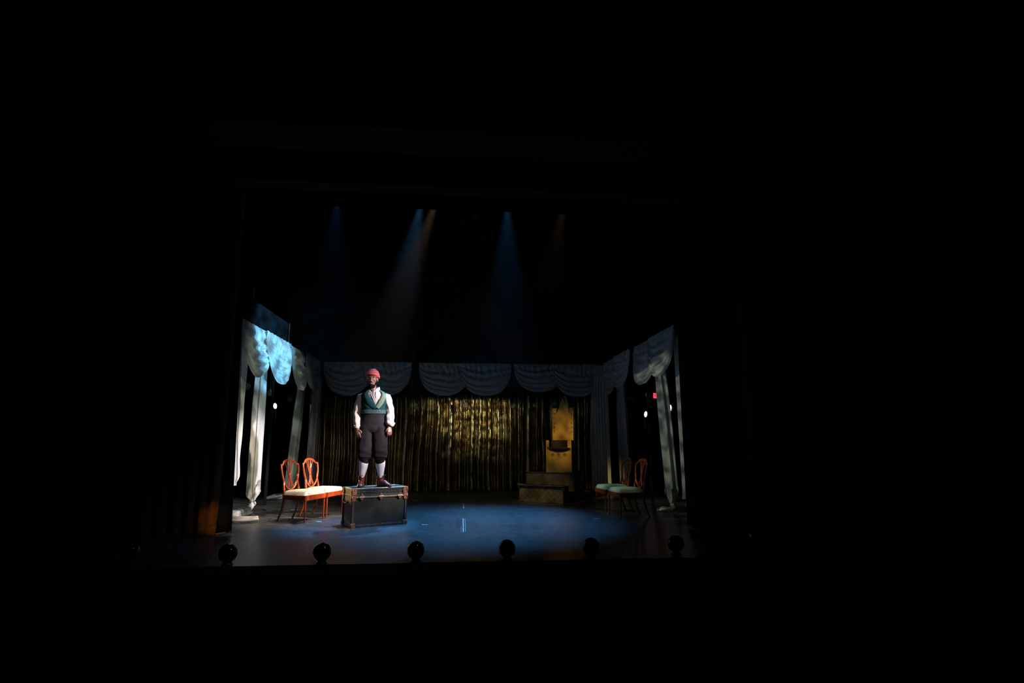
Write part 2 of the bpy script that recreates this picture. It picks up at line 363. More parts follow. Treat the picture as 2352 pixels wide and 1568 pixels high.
# black border hanging across the opening
def fold_sheet(x0, x1, y, z0, z1, amp, wl, seed, nu, nv=10, yfn=None, gather=.0):
    ph = [0]; 
    for i in range(nu): ph.append(ph[-1] + (x1 - x0) / nu / (wl * (1 + .45 * nz(seed, i * (x1 - x0) / nu * 2.1))) * 2 * PI)
    def fn(u, v):
        i = min(nu, int(round(u * nu))); x = x0 + (x1 - x0) * u; z = z0 + (z1 - z0) * v
        a = amp * (1 - gather * v) * (.75 + .5 * nz(x * 1.3, seed, v * .7))
        yy = y + a * math.sin(ph[i] + .6 * nz(x * 2, seed + 3, v * 2.2)) + (yfn(x) if yfn else 0)
        return (x + .25 * a * math.cos(2 * ph[i]), yy, z)
    return G().grid(fn, nu, nv)
tag(fold_sheet(-5.2, 5.2, 8.42, 4.80, 8.2, .015, .30, 1, 260).obj('border_curtain', M['black_cloth'], smooth=True, solid=.006),
    'plain black border curtain across the top of the stage opening', 'curtain')

# side tabs
def tab(name, x0, x1, y, label, inner, inner2, group=None):
    t = thing(name, label, 'curtain', ((x0 + x1) / 2, y, 0)); cx = (x0 + x1) / 2
    def shift(g): g.v = [(a - cx, b - y, c) for a, b, c in g.v]; return g
    shift(fold_sheet(x0, x1, y, .02, 5.3, .045, .17, x0, 160, 26)).obj('velour_panel', M['velour'], t, smooth=True, solid=.008)
    h = fold_sheet(x0, x1, y - .003, .015, .135, .047, .17, x0, 160, 3); shift(h).obj('hem', M['velour'], t, smooth=True, solid=.014)
    a, b = Vector(inner), Vector(inner2)
    def fn(u, v):
        p = a.lerp(b, u); n = Vector((-(b - a).y, (b - a).x)).normalized() * (.012 * math.sin(7 * u + 5 * v) + .01 * nz(u * 3, v * 6, x0))
        bow = .03 * (1 - v) ** 2
        return (p.x + n.x + (-.165 * v if x0 < 0 else 0) - cx, p.y + n.y - y, .03 + 5.2 * v)
    G().grid(fn, 14, 30).obj('lining_panel', M['lining'], t, smooth=True, solid=.006)
    G().sweep([(a.x - cx, a.y - y - .005, .03), ((a.x + b.x) / 2 - cx, (a.y + b.y) / 2 - y - .005, .035), (b.x - cx, b.y - y - .005, .04)], .011, 8).obj('chain_hem', M['hem'], t, smooth=True)
    return t
tab('house_curtain', -4.7, -3.19, 8.15, 'rust brown velour stage curtain gathered at the left of the opening', (-3.19, 8.15), (-3.035, 8.29))
tab('house_curtain', 3.39, 4.7, 8.15, 'dim brown velour stage curtain gathered at the right of the opening', (3.39, 8.15), (3.33, 8.29))

# ---------------------------------------------------------------- the draped room on stage
XL, XR, YB, ZT = -3.5, 3.66, 14.35, 3.18
# timber frames of the side walls: header with fascia, each bay its own flat
def flat_frame(label, x, y0, y1, fascia_h, out):
    t = thing('scenic_flat', label, 'stage flat', (x, (y0 + y1) / 2, 0)); L = y1 - y0; o = out * .27
    G().box((out * .03, 0, ZT + fascia_h / 2), (.02, L, fascia_h)).obj('fascia', M['fascia'], t, bevel=.003)
    G().box((o, 0, 2.99), (.05, L, .40)).obj('header', M['brown_wood'], t, bevel=.004)
    G().box((o, -L / 2 + .035, 1.8), (.04, .07, 3.6)).obj('stile', M['black_paint'], t, bevel=.003)
    G().box((-out * .002, L / 2 - .03, ZT + fascia_h / 2), (.012, .05, fascia_h)).obj('batten', M['brown_wood'], t, bevel=.003)
    return t
flat_frame('black topped flat framing the near left bay, behind the blue lit swags', XL, 9.0, 11.80, .44, -1)
flat_frame('black topped flat framing the far left bay', XL, 11.84, 14.2, .10, -1)
flat_frame('black topped flat framing the near right bay', XR, 9.0, 11.48, .10, 1)
flat_frame('black topped flat framing the far right bay', XR, 11.52, 14.0, .10, 1)
t = thing('back_header', 'long black header beam behind the swags of the back wall', 'beam', (.1, YB + .12, 2.4))
G().box((0, 0, .42), (7.4, .06, .86)).obj('beam_face', M['black_paint'], t, bevel=.004)
for x in (-1.18, 1.24): G().box((x - .1, -.04, .55), (.07, .03, 1.1)).obj('batten', M['brown_wood'], t, bevel=.003)

# gold back curtain
def curtain_back():
    rnd = random.Random(11); x = -3.75; fold = []
    while x < 3.35:
        wl = rnd.choice((.11, .16, .22, .27, .32)) * rnd.uniform(.85, 1.15); fold.append((x, wl, rnd.uniform(.45, 1.0), rnd.uniform(-1, 1), rnd.random())); x += wl
    V = []; nv = 40; cols = []
    for (fx, wl, am, lean, r) in fold:
        for k in range(14): cols.append((fx + wl * k / 14, fx + wl / 2, wl, am, lean, r, k / 14))
    def fn(u, v):
        x, cx_, wl, am, lean, r, t = cols[min(len(cols) - 1, int(round(u * (len(cols) - 1))))]
        z = .015 + 2.58 * v; tp = max(0, (z - 2.15) / .43)
        crest = abs(math.sin(PI * t))
        y = -.78 * wl * am * crest * (1 - .35 * tp) + .010 * tp * math.sin(x * 150)
        sway = .055 * nz(cx_ * 1.3, z * .8, 5) + .035 * lean * (1 - v) ** 1.5 * (r > .6) + .006 * nz(x * 5, z * 1.5, 1)
        return (x + sway, YB + .36 + y + .02 * nz(cx_ * 3, 3, z * 1.2), z)
    return G().grid(fn, len(cols) - 1, nv)
cu = curtain_back()
tag(cu.obj('back_curtain', M['gold_satin'], smooth=True), 'olive gold satin curtain in narrow pleats across the back of the stage', 'curtain')
# black masking behind everything
tag(fold_sheet(-7.6, 7.6, 16.6, .02, 8.8, .05, .35, 20, 260).obj('black_backdrop', M['black_cloth'], smooth=True, solid=.006), 'black masking drape hung behind the gold curtain', 'curtain')

def swag(A, B, drop, nrm, seed, end=.22, k=4.6, skew=1.0, off=0.0, parent=None, base=(0, 0, 0), amp=.028, pull=0.0):
    A = Vector(A); B = Vector(B); n = Vector(nrm).normalized()
    def fn(u, v):
        uu = u ** skew; ww = abs(2 * uu - 1); prof = (1 - ww ** 2.5) ** .55
        v2 = v + .05 * nz(u * 3, v * 3, seed) * v
        d = (drop * end + drop * (1 - end) * prof) * v2 ** (.85)
        # U shaped folds that crowd together at the two ends
        r = amp * math.sin(2 * PI * (k * v ** 1.15 + .6 * nz(u * 2.2, v * 1.5, seed + 9))) * (.35 + .65 * prof) * min(1, v * 5)
        r2 = .020 * math.sin(u * 52 + 9 * nz(u * 2, v * 2, seed + 4)) * (1 - v) ** 1.3 * min(1, v * 8 + .25)
        bulge = .09 * prof * math.sin(PI * min(1, v * .62)) 
        along = A.lerp(B, u + pull * v * (1 - v) * (1 - ww))
        r += .006 * math.sin(2 * PI * (k * 3.3 * v + 2 * nz(u * 2, v, seed + 2))) * min(1, v * 4)
        zig = -.006 * abs(math.sin(u * 23 + seed)) * (1 - v)
        return tuple(along + n * (off + .03 + bulge + r + r2) + Vector((0, 0, zig - d)) - Vector(base))
    g = G().grid(fn, 70, 64)
    return g.obj('swag', M['sheer'], parent, smooth=True)
def valance(label, A, B, nrm, drops, seed, group, skews=(1, 1), lap=.06, amp=.028):
    A = Vector((*A, ZT)); B = Vector((*B, ZT)); mid = A.lerp(B, .5)
    t = thing('swag_valance', label, 'valance', mid, 0, group)
    swag(A, A.lerp(B, .5 + lap), drops[0], nrm, seed, skew=skews[0], off=.0, parent=t, base=mid, amp=amp)
    swag(A.lerp(B, .5 - lap), B, drops[1], nrm, seed + 5, skew=skews[1], off=.05, parent=t, base=mid, amp=amp)
    G().sweep([A - mid, B - mid], .022, 8).obj('hanging_rail', M['black_paint'], t, smooth=True)
    return t
GV = 'white swag valances around the top of the set'
valance('white swags in bright blue light over the near left bay', (XL, 9.10), (XL, 11.66), (1, 0, 0), (.86, .88), 3, GV, (1.15, 1.1), amp=.024)
valance('dim greenish white swags over the far left bay', (XL, 11.86), (XL, 14.1), (1, 0, 0), (.86, .84), 8, GV, (1.1, .95), amp=.023)
valance('shadowed white swags above the actor at the left of the back wall', (-3.36, YB), (-1.20, YB), (0, -1, 0), (.84, .84), 13, GV)
valance('shadowed white swags in the middle of the back wall', (-1.03, YB), (1.30, YB), (0, -1, 0), (.83, .83), 18, GV)
valance('shadowed white swags above the throne at the right of the back wall', (1.38, YB), (3.62, YB), (0, -1, 0), (.72, .84), 23, GV)
valance('dim white swags over the far right bay', (XR, 13.95), (XR, 11.58), (-1, 0, 0), (.84, .78), 28, GV, (1, .95), amp=.023)
valance('dim white swags over the near right bay, beside the proscenium', (XR, 11.44), (XR, 9.05), (-1, 0, 0), (.86, .80), 33, GV, (.95, 1.05), amp=.024)

# hanging sheer columns, knotted near the floor with a tail on the boards
def column(label, x, y, wtop, wmid, wlow, zt, tail, lean=(0, 0), seed=0, knot_z=.16, thick=.06, group='white sheer drapes knotted at the floor', waist=.42, knot=True):
    t = thing('sheer_drape', label, 'drape', (x, y, 0), 0, group)
    lx, ly = lean
    zs = [zt, zt * .8, zt * .6, zt * .42, waist, waist * .72, knot_z + .06, knot_z + .01]
    wd = [wtop, wtop * 1.05, wmid, wmid, wlow, wlow * .96, wlow * .38, .035]
    pts = [(lx * (z / zt), ly * (z / zt), z) for z in zs]
    def rip(s, a): return 1 + .20 * math.sin(5 * a + seed + 1.5 * s) + .10 * math.sin(11 * a + seed * 2 + 3 * s) + .05 * nz(a * 2, s * 9, seed)
    G().sweep(pts, [(thick * (.9 if i < 5 else 1.15 if i < 6 else .6), q / 2) for i, q in enumerate(wd)], n=72, up=(0, 1, 0), ripple=rip, sub=8).obj('cloth_column', M['sheer'], t, smooth=True)
    if knot:
        k = G().ball((0, 0, knot_z - .035), (.042, .046, .052), 20, 12)
        k.v = [(a * (1 + .2 * nz(a * 30, b * 30, c * 30 + seed)), b, c) for a, b, c in k.v]
        k.sweep([(.03, .035, knot_z), (.045, 0, knot_z - .04), (.0, -.045, knot_z - .06), (-.04, -.01, knot_z - .03), (-.01, .04, knot_z)], .017, 10, sub=5)
        k.obj('knot', M['sheer'], t, smooth=True)
        if tail:
            def rip2(s, a): return 1 + .16 * math.sin(4 * a + 5 * s + seed) + .06 * nz(a, s * 8, seed)
            P = [(0, 0, knot_z - .07)] + [(p[0], p[1], p[2]) for p in tail]
            R = [(.03, .03)] + [(p[3], p[4]) for p in tail]
            G().sweep(P, R, n=36, up=(0, 0, 1), ripple=rip2, sub=8).obj('tail', M['sheer'], t, smooth=True)
    return t
column('white sheer drape mostly hidden by the left stage curtain', XL - .13, 9.86, .34, .20, .09, 3.1, None, (0, -.12), 1, knot_z=.52, waist=.95, knot=False)
column('brightly lit white sheer drape knotted beside the left stage curtain', XL - .13, 10.76, .40, .50, .54, 3.05,
       [(-.02, -.20, .065, .07, .055), (.06, -.55, .075, .12, .065), (.02, -.95, .07, .09, .055), (.10, -1.25, .06, .07, .045), (.30, -1.33, .055, .07, .045), (.50, -1.20, .045, .06, .035)], (.03, -.13), 2, knot_z=.17, waist=.46)
column('dim white sheer drape behind the two left chairs, its tail on the boards', XL - .13, 12.93, .38, .54, .62, 3.0,
       [(-.03, .06, .06, .07, .05), (-.14, .06, .065, .12, .06), (-.28, .0, .06, .14, .05), (-.46, -.10, .03, .05, .02)], (.0, .57), 3, knot_z=.15)
column('grey white sheer drape in the far left corner', -3.36, 13.60, .50, .64, .62, 2.75, None, (.0, .18), 4, knot_z=.12)
column('greenish white sheer drape with two folds in the near right bay', XR + .14, 10.08, .34, .44, .42, 3.05,
       [(-.05, .04, .05, .05, .03), (-.16, .10, .045, .09, .04), (-.24, .14, .02, .03, .015)], (0, .42), 5, knot_z=.14, waist=.50, thick=.075)
column('brownish white sheer drape hanging against the right stage curtain', XR + .13, 9.36, .26, .30, .30, 3.05, None, (0, .10), 6, knot_z=.22)
column('reddish grey sheer drape behind the two right chairs', XR + .13, 12.95, .50, .66, .60, 3.0, None, (0, .16), 7, knot_z=.12)
t = thing('sheer_drape', 'wide pale pleated drape in the far right corner beside the throne', 'drape', (3.50, 14.0, 0))
g = fold_sheet(-.42, .42, 0, .05, 3.1, .045, .13, 44, 160, 26, gather=.2)
g.v = [((x * (.85 + .15 * (1 - z / 3.1))), y - .25 * x, z) for x, y, z in g.v]
g.obj('pleated_panel', M['sheer'], t, smooth=True)
t.rotation_euler[2] = math.radians(-55)

# hanging clear globes
def globe(loc, label, group):
    t = thing('hanging_globe', label, 'glass globe', loc, 0, group)
    r = .075
    g = G().ball((0, 0, 0), r, 28, 18); g.obj('glass_bulb', M['globe'], t, smooth=True)
    G().lathe([(.0, .068), (.02, .070), (.021, .105), (.012, .118), (.0, .12)], n=14).obj('socket_cap', M['cord'], t, smooth=True)
    G().sweep([(0, 0, .118), (0, 0, 5.21 - loc[2])], [.003, .003], 6).obj('cord', M['cord'], t)
    G().sweep([(0, 0, -.045), (.004, 0, 0), (-.004, 0, .03), (0, 0, .07)], .004, 6).obj('filament_stem', M['nickel'], t)
    return t
GL = 'clear globes hung on cords around the set'
for loc, lab in [((-3.87, 10.70, 2.22), 'clear glass globe peeping out right behind the far left sliver of drape'),
                 ((-3.87, 12.01, 2.21), 'clear glass globe in the dark just right of the brightly lit left drape'),
                 ((-3.87, 13.42, 2.20), 'faint clear globe halfway across the far left bay'),
                 ((-3.87, 14.76, 2.21), 'brightly rimmed clear globe in front of the far left corner drape'),
                 ((-1.03, 13.9, 2.06), 'clear globe before the gold curtain, right of the actor'),
                 ((.156, 13.9, 2.10), 'clear globe before the middle of the gold curtain'),
                 ((1.33, 13.9, 2.08), 'clear globe before the gold curtain, left of the throne'),
                 ((2.34, 13.9, 2.13), 'clear globe just left of the throne spire'),
                 ((4.05, 14.43, 2.18), 'dim clear globe left of the reddish drape in the far right bay'),
                 ((4.05, 13.12, 2.23), 'clear globe right of the reddish drape in the right wing'),
                 ((4.05, 11.87, 2.22), 'clear globe beside the red exit sign'),
                 ((4.05, 10.61, 2.23), 'clear globe between the two nearest right drapes')]:
    globe(loc, lab, GL)

# black gloss footlight globes along the apron edge
def footlight(loc, label):
    t = thing('footlight_globe', label, 'globe light', loc, 0, 'black footlight globes along the apron edge')
    r = .092
    g = G().ball((0, 0, .115), r, 40, 26)
    g.obj('globe', M['black_globe'], t, smooth=True)
    G().lathe([(.055, 0), (.055, .012), (.042, .016), (.040, .05), (.050, .055)], n=20).obj('base_collar', M['housing'], t, smooth=True)
    return t
for loc, lab in [((-3.38, 6.50), 'black footlight globe at the far left, almost lost in the dark'), ((-2.342, 6.34), 'black footlight globe second from left, in front of the left curtain'),
                 ((-1.397, 6.33), 'black footlight globe in front of the left chairs and trunk'), ((-.434, 6.33), 'black footlight globe right of the trunk'),
                 ((.531, 6.33), 'black footlight globe near the middle of the blue lit floor'), ((1.457, 6.37), 'black footlight globe in front of the stepped platform'),
                 ((2.447, 6.46), 'black footlight globe in front of the right drape, on dark floor'), ((3.566, 6.78), 'black footlight globe at the far right with reddish glints')]:
    footlight((*loc, 0), lab)

# ---------------------------------------------------------------- chairs
def make_chair(label, loc, rz, cloth, wf=.54, wb=.40, dp=.46):
    """front faces local -y"""
    t = thing('shield_back_chair', label, 'chair', loc, rz)
    yf, yb, sh = -dp / 2, dp / 2, .405
    # seat frame
    g = G(); hf, hb = wf / 2, wb / 2
    for (a, b) in (((-hf, yf), (hf, yf)), ((hf, yf), (hb, yb)), ((hb, yb), (-hb, yb)), ((-hb, yb), (-hf, yf))):
        A, B = Vector((*a, 0)), Vector((*b, 0)); d = B - A
        g.box((A + B) / 2 + Vector((0, 0, sh - .035)), (d.length, .024, .075), Euler((0, 0, math.atan2(d.y, d.x))))
    g.obj('seat_frame', M['mahogany'], t, bevel=.004)
    # cushion
    def cf(u, v):
        y = yf - .012 + (dp + .02) * v; hw = (hf + .006) * (1 - v) + (hb + .004) * v
        x = (2 * u - 1) * hw; e = min(1, (1 - abs(2 * u - 1)) * 6) ** .5 * min(1, (1 - abs(2 * v - 1)) * 6) ** .5
        if v < .5: y += .02 * abs(2 * u - 1) ** 4 * (1 - 2 * v)
        return (x, y, sh + .004 + .058 * e + .020 * math.cos((2 * u - 1) * PI / 2) * math.cos((2 * v - 1) * PI / 2))
    cg = G().grid(cf, 26, 26)
    def cb(u, v): x, y, z = cf(u, v); return (x, y, sh)
    cg.grid(cb, 26, 26).obj('seat_cushion', cloth, t, smooth=True)
    for sx in (-1, 1):
        x = sx * (hf - .018)
        g = G().box((x, yf + .016, .363), (.036, .036, .086)); g.sweep([(x, yf + .016, .33), (x, yf + .016, .32), (x, yf + .014, 0)], [(.021, .021), (.017, .017), (.011, .011)], 4, up=(.7, .7, 0))
        g.obj('leg', M['mahogany'], t, bevel=.003)
        xb = sx * (hb - .015)
        G().sweep([(xb, yb + .00, .50), (xb, yb - .006, .40), (xb, yb - .002, .26), (xb + sx * .006, yb + .035, .12), (xb + sx * .012, yb + .085, 0)],
                  [(.017, .021), (.018, .022), (.016, .020), (.014, .018), (.013, .016)], 8, sub=3).obj('leg', M['mahogany'], t, smooth=True)
    # shield back; leaning back slightly
    def bp(x, z): return Vector((x, yb + .005 + (z - .42) * .17 + .05 * (x / .2) ** 2 * -1 * .4, z))
    W = .215
    half = [(0, .935), (.06, .932), (.115, .915), (.150, .885), (.185, .862), (W, .866), (.216, .79), (.203, .70), (.172, .60), (.118, .525), (.055, .484), (0, .474)]
    out = [bp(x, z) for x, z in half] + [bp(-x, z) for x, z in half[::-1][1:-1]]
    g = G().sweep(out, [(.013, .017)] * len(out), 8, up=(0, 1, 0), closed=True, sub=3)
    g.sweep([bp(-.15, .888), bp(-.11, .915), bp(-.06, .928), bp(0, .932), bp(.06, .928), bp(.11, .915), bp(.15, .888)], [(.022, .014)] * 7, 8, sub=3)
    for sx in (-1, 1): g.sweep([bp(sx * (hb - .015), .42), bp(sx * (hb - .012), .52), bp(sx * .175, .62), bp(sx * .20, .70)], [(.014, .016)] * 4, 8, sub=3)
    bk = g.obj('shield_frame', M['mahogany'], t, smooth=True)
    g = G()
    for q in (-.095, -.038, .038, .095):
        s = 1 if q > 0 else -1
        g.sweep([bp(q, .918), bp(q * .80, .86), bp(q * .45, .78), bp(s * .013 + q * .08, .71), bp(s * .012 + q * .06, .67), bp(q * .30, .60), bp(q * .62, .54), bp(q * .80, .505)], [(.0075, .008)] * 8, 6, sub=3)
    g.obj('splat', M['mahogany'], bk, smooth=True)
    o = G().ball(bp(0, .69) + Vector((0, -.006, 0)), (.030, .012, .032), 16, 10).obj('rosette', M['mahogany'], bk, smooth=True)
    return t
A = math.radians
# rz turns local -y (front) towards +x with rz = 90 deg
make_chair('left one of the two orange mahogany shield back chairs, nearest the left curtain', (-2.465, 9.62, 0), A(90 - 20), M['seat_cloth'])
make_chair('orange mahogany shield back chair standing next to the trunk', (-2.275, 10.18, 0), A(90 - 18), M['seat_cloth'])
make_chair('dark shield back chair with pale seat, the far one beside the platform', (2.75, 10.22, 0), A(-90 + 4), M['seat_cloth_cyan_lit'])
make_chair('shadowed shield back chair with green lit seat, nearest the right drape', (2.82, 9.58, 0), A(-90 + 6), M['seat_cloth_cyan_lit'])

# ---------------------------------------------------------------- the trunk
TX, TY, TH, TL, TW, TT = -1.534, 8.69, .475, .845, .455, .554
t = thing('steamer_trunk', 'dark green steamer trunk with metal corners under the standing actor', 'trunk', (TX, TY, 0), TH)
G().box((TL / 2, TW / 2, .22), (TL - .012, TW - .012, .436)).obj('body', M['trunk'], t, bevel=.006)
lid = G().box((TL / 2, TW / 2, .4975), (TL - .012, TW - .012, .107)).obj('lid', M['trunk'], t, bevel=.006)
G().box((TL / 2, TW / 2, .552), (TL - .05, TW - .05, .004)).obj('top_panel', M['trunk_top'], lid, bevel=.001)
G().box((.004, TW / 2, .46), (.006, TW - .07, .17)).obj('amber_light_panel', M['trunk_end'], t, bevel=.002)  # amber light on the upper end, painted as a tan panel
# bound edges with studs
g = G(); e = .030; q = .005
for z0, z1 in ((.0, e), (.445, .462), (TT - e, TT)):
    for y in (0, TW): g.box((TL / 2, y, (z0 + z1) / 2), (TL, q * 2, z1 - z0))
    for x in (0, TL): g.box((x, TW / 2, (z0 + z1) / 2), (q * 2, TW, z1 - z0))
for x in (e / 2, TL - e / 2):
    for y in (0, TW): g.box((x, y, TT / 2), (e, q * 2, TT))
for y in (e / 2, TW - e / 2):
    for x in (0, TL): g.box((x, y, TT / 2), (q * 2, e, TT))
g.obj('edge_binding', M['trunk_bind'], t, bevel=.002)
g = G()
for y in (.012, TW - .012): g.box((TL / 2, y, TT + .001), (TL, .024, .006))
for x in (.012, TL - .012): g.box((x, TW / 2, TT + .001), (.024, TW, .006))
g.obj('top_edge', M['white_metal'], lid, bevel=.002)
for z in (.040, TT - .045):
    g = G()
    for k in range(34): g.ball((.05 + (TL - .1) * k / 33, -q, z), (.0045, .003, .0045), 6, 4)
    g.obj('stud_row', M['nickel'], t, smooth=True)
for x in (.022, TL - .022):
    g = G()
    for k in range(20): g.ball((x, -q - .001, .06 + .36 * k / 19), (.0045, .003, .0045), 6, 4)
    g.obj('stud_row', M['nickel'], t, smooth=True)
G().box((TL / 2, -.006, .430), (TL - .08, .012, .024)).obj('front_slat', M['slat'], t, bevel=.003)
for x in (0, TL):
    for y in (0, TW):
        sx, sy = (1 if x == 0 else -1), (1 if y == 0 else -1)
        for z0, z1, wd in ((-.0, .065, .065), (.462, TT + .004, .072), (.375, .455, .060)):
            g = G(); zc = (z0 + z1) / 2; h = z1 - z0
            g.box((x + sx * wd / 2 - sx * .008, y - sy * .006, zc), (wd, .012, h)); g.box((x - sx * .006, y + sy * wd / 2 - sy * .008, zc), (.012, wd, h))
            g.ball((x - sx * .002, y - sy * .002, zc), (.016, .016, h * .5), 10, 8)
            g.obj('corner_cap', M['copper'], t, smooth=False, bevel=.003)
for fx in (.165, .51, .86):
    x = TL * fx
    lt = G().plate([(x - .044, .430), (x, .380), (x + .044, .430), (x, .484)], -.022, -.010).obj('latch', M['copper'], t, bevel=.003)
    G().box((x, -.026, .432), (.082, .012, .012)).obj('latch_bar', M['nickel'], lt, bevel=.003)
G().sweep([(-.006, TW / 2 - .09, .36), (-.030, TW / 2 - .07, .35), (-.040, TW / 2, .338), (-.030, TW / 2 + .07, .35), (-.006, TW / 2 + .09, .36)], .010, 8, up=(0, 0, 1), sub=3).obj('carry_handle', M['trunk_end'], t, smooth=True)

# ---------------------------------------------------------------- the actor
pr = thing('person', 'person in red knit cap, teal waistcoat and black breeches standing on the trunk', 'person', (-1.327, 9.0, TT + .006), 0)
HC = Vector((-.034, -.012, 1.625))     # centre of the head
def hand(g, wr, d, s, n, curl, L=1.0, ring=False):
    wr, d, s, n = Vector(wr), Vector(d).normalized(), Vector(s).normalized(), Vector(n).normalized()
    g.sweep([wr - d * .03, wr + d * .005, wr + d * .04, wr + d * .075, wr + d * .092], [(.021, .027), (.017, .029), (.014, .038), (.013, .041), (.010, .036)], 16, up=s, sub=3)
    for off, ln, c in ((.031, .070, curl[0]), (.0105, .080, curl[1]), (-.0105, .074, curl[2]), (-.030, .058, curl[3])):
        p = wr + d * (.078 - abs(off) * .15) + s * off; a = 0; pts = [p - d * .015, p]; dirv = d + s * off * 2.5
        for k, fr in enumerate((.45, .31, .24)):
            a += c * (1 if k else .6); v = (dirv.normalized() * math.cos(a) + n * math.sin(a)); p = p + v * ln * fr * L; pts.append(p)
        g.sweep(pts, [(.0088,) * 2, (.0092,) * 2, (.0086,) * 2, (.0080,) * 2, (.0062,) * 2], 10, up=s, sub=2)
    p = wr + d * .022 + s * .024
    if ring: th = [p, p + s * .022 + d * .025 + n * .012, p + s * .026 + d * .052 + n * .030, p + s * .014 + d * .072 + n * .042]
    else: th = [p, p + s * .026 + d * .022, p + s * .036 + d * .050 + n * .008, p + s * .034 + d * .074 + n * .014]
    g.sweep(th, [(.014,) * 2, (.0115,) * 2, (.0098,) * 2, (.0075,) * 2], 10, up=n, sub=3)
b = G()
# skull, jaw, face
b.ball(HC + Vector((0, .012, .035)), (.077, .096, .088), 28, 20)
b.sweep([HC + Vector((0, -.036, .030)), HC + Vector((0, -.036, -.02)), HC + Vector((0, -.040, -.065)), HC + Vector((0, -.046, -.105)), HC + Vector((0, -.048, -.122))],
        [(.068, .060), (.064, .058), (.056, .050), (.040, .036), (.022, .020)], 24, up=(0, 1, 0), sub=4)
b.sweep([HC + Vector((0, -.096, .028)), HC + Vector((0, -.106, .005)), HC + Vector((0, -.121, -.020)), HC + Vector((0, -.112, -.032)), HC + Vector((0, -.092, -.034))], [(.009, .010), (.0115, .012), (.0165, .013), (.018, .010), (.013, .008)], 12, up=(0, 1, 0), sub=3)
b.ball(HC + Vector((0, -.084, .034)), (.052, .018, .011), 16, 10)
for sx in (-1, 1):
    b.ball(HC + Vector((sx * .038, -.064, -.016)), (.029, .024, .024), 16, 12)
    b.ball(HC + Vector((sx * .079, .012, .0)), (.011, .020, .033), 14, 10)
# neck and torso core
b.sweep([HC + Vector((0, .015, -.06)), (-.028, .01, 1.50), (-.015, .015, 1.455), (0, .02, 1.41)], [(.056, .062), (.056, .060), (.062, .062), (.10, .07)], 20, sub=3)
b.sweep([(0, .02, 1.42), (0, .015, 1.36), (0, .01, 1.25), (0, .01, 1.1), (0, .01, .98), (0, .01, .88)], [(.14, .08), (.165, .10), (.15, .105), (.135, .10), (.155, .105), (.13, .10)], 24, sub=3)
# legs
ANK_L = Vector((-.137, .0, .11)); ANK_R = Vector((.145, .045, .11))
KN_L = Vector((-.105, -.02, .455)); KN_R = Vector((.128, .0, .455)); HIP_L = Vector((-.092, .01, .90)); HIP_R = Vector((.096, .01, .90))
for hp, kn, an in ((HIP_L, KN_L, ANK_L), (HIP_R, KN_R, ANK_R)):
    b.sweep([hp, hp.lerp(kn, .5), kn, kn.lerp(an, .35) + Vector((0, .01, 0)), kn.lerp(an, .75), an, an - Vector((0, 0, .05))], [(.085, .09), (.075, .08), (.052, .055), (.050, .055), (.035, .038), (.032, .036), (.034, .04)], 20, sub=3)
# arms
SHL, ELL, WRL = Vector((-.175, .01, 1.385)), Vector((-.252, .02, 1.12)), Vector((-.226, -.085, .872))
SHR, ELR, WRR = Vector((.175, .01, 1.385)), Vector((.252, .03, 1.13)), Vector((.262, -.075, .905))
for s_, e_, w_ in ((SHL, ELL, WRL), (SHR, ELR, WRR)):
    b.sweep([s_, s_.lerp(e_, .5), e_, e_.lerp(w_, .4), w_ + (w_ - e_).normalized() * .01], [(.052, .055), (.043, .046), (.034, .037), (.033, .034), (.021, .025)], 18, sub=3)
hand(b, WRL + Vector((.004, 0, -.005)), (.20, -.10, -1), (.93, -.30, .20), (.25, .90, -.05), (.10, .20, .30, .42), L=1.12)
hand(b, WRR + Vector((.002, 0, -.005)), (.06, -.12, -1), (-.80, -.56, 0), (-.45, .75, .0), (.60, .42, .34, .28), L=1.08, ring=True)
b.obj('body', M['skin'], pr, remesh=.0050, sm=3)
for sx in (-1, 1):
    ey = G().ball(HC + Vector((sx * .031, -.0845, .010)), (.0125, .010, .0058), 14, 10).obj('eye', M['eye'], pr, smooth=True)
    G().ball(HC + Vector((sx * .031 - .001, -.0935, .010)), (.0052, .003, .0055), 10, 8).obj('pupil', M['pupil'], ey, smooth=True)
    G().sweep([HC + Vector((sx * .012, -.100, .028)), HC + Vector((sx * .032, -.099, .034)), HC + Vector((sx * .050, -.086, .028))], [(.003, .004), (.0035, .005), (.002, .003)], 8, sub=3).obj('eyebrow', M['hair'], pr, smooth=True)
G().ball(HC + Vector((0, -.094, -.056)), (.023, .010, .0065), 16, 8).ball(HC + Vector((0, -.092, -.067)), (.021, .010, .0070), 16, 8).obj('lips', M['lips'], pr, smooth=True)
# beard: shell around jaw and chin
def bd(u, v):
    a = PI * (1.0 + u)       # from left ear round the chin to right ear (front = -y)
    zz = (-.040 if abs(u - .5) > .32 else -.078) - v * (.060 - .01 * abs(u - .5)) ; rr = 1 - .28 * v ** 2
    return tuple(HC + Vector((.073 * rr * math.cos(a), -.032 + .070 * rr * math.sin(a), zz - .006 * math.cos((u - .5) * PI))))
G().grid(bd, 30, 8).sweep([HC + Vector((0, -.075, -.085)), HC + Vector((0, -.080, -.11)), HC + Vector((0, -.070, -.135))], [(.036, .030), (.034, .028), (.018, .016)], 16, sub=3).sweep([HC + Vector((-.026, -.092, -.060)), HC + Vector((-.014, -.104, -.045)), HC + Vector((.014, -.104, -.045)), HC + Vector((.026, -.092, -.060))], .004, 8, sub=3).obj('beard', M['beard'], pr, smooth=True)
G().ball(HC + Vector((0, .030, .010)), (.082, .085, .070), 24, 14).obj('hair', M['hair'], pr, smooth=True)
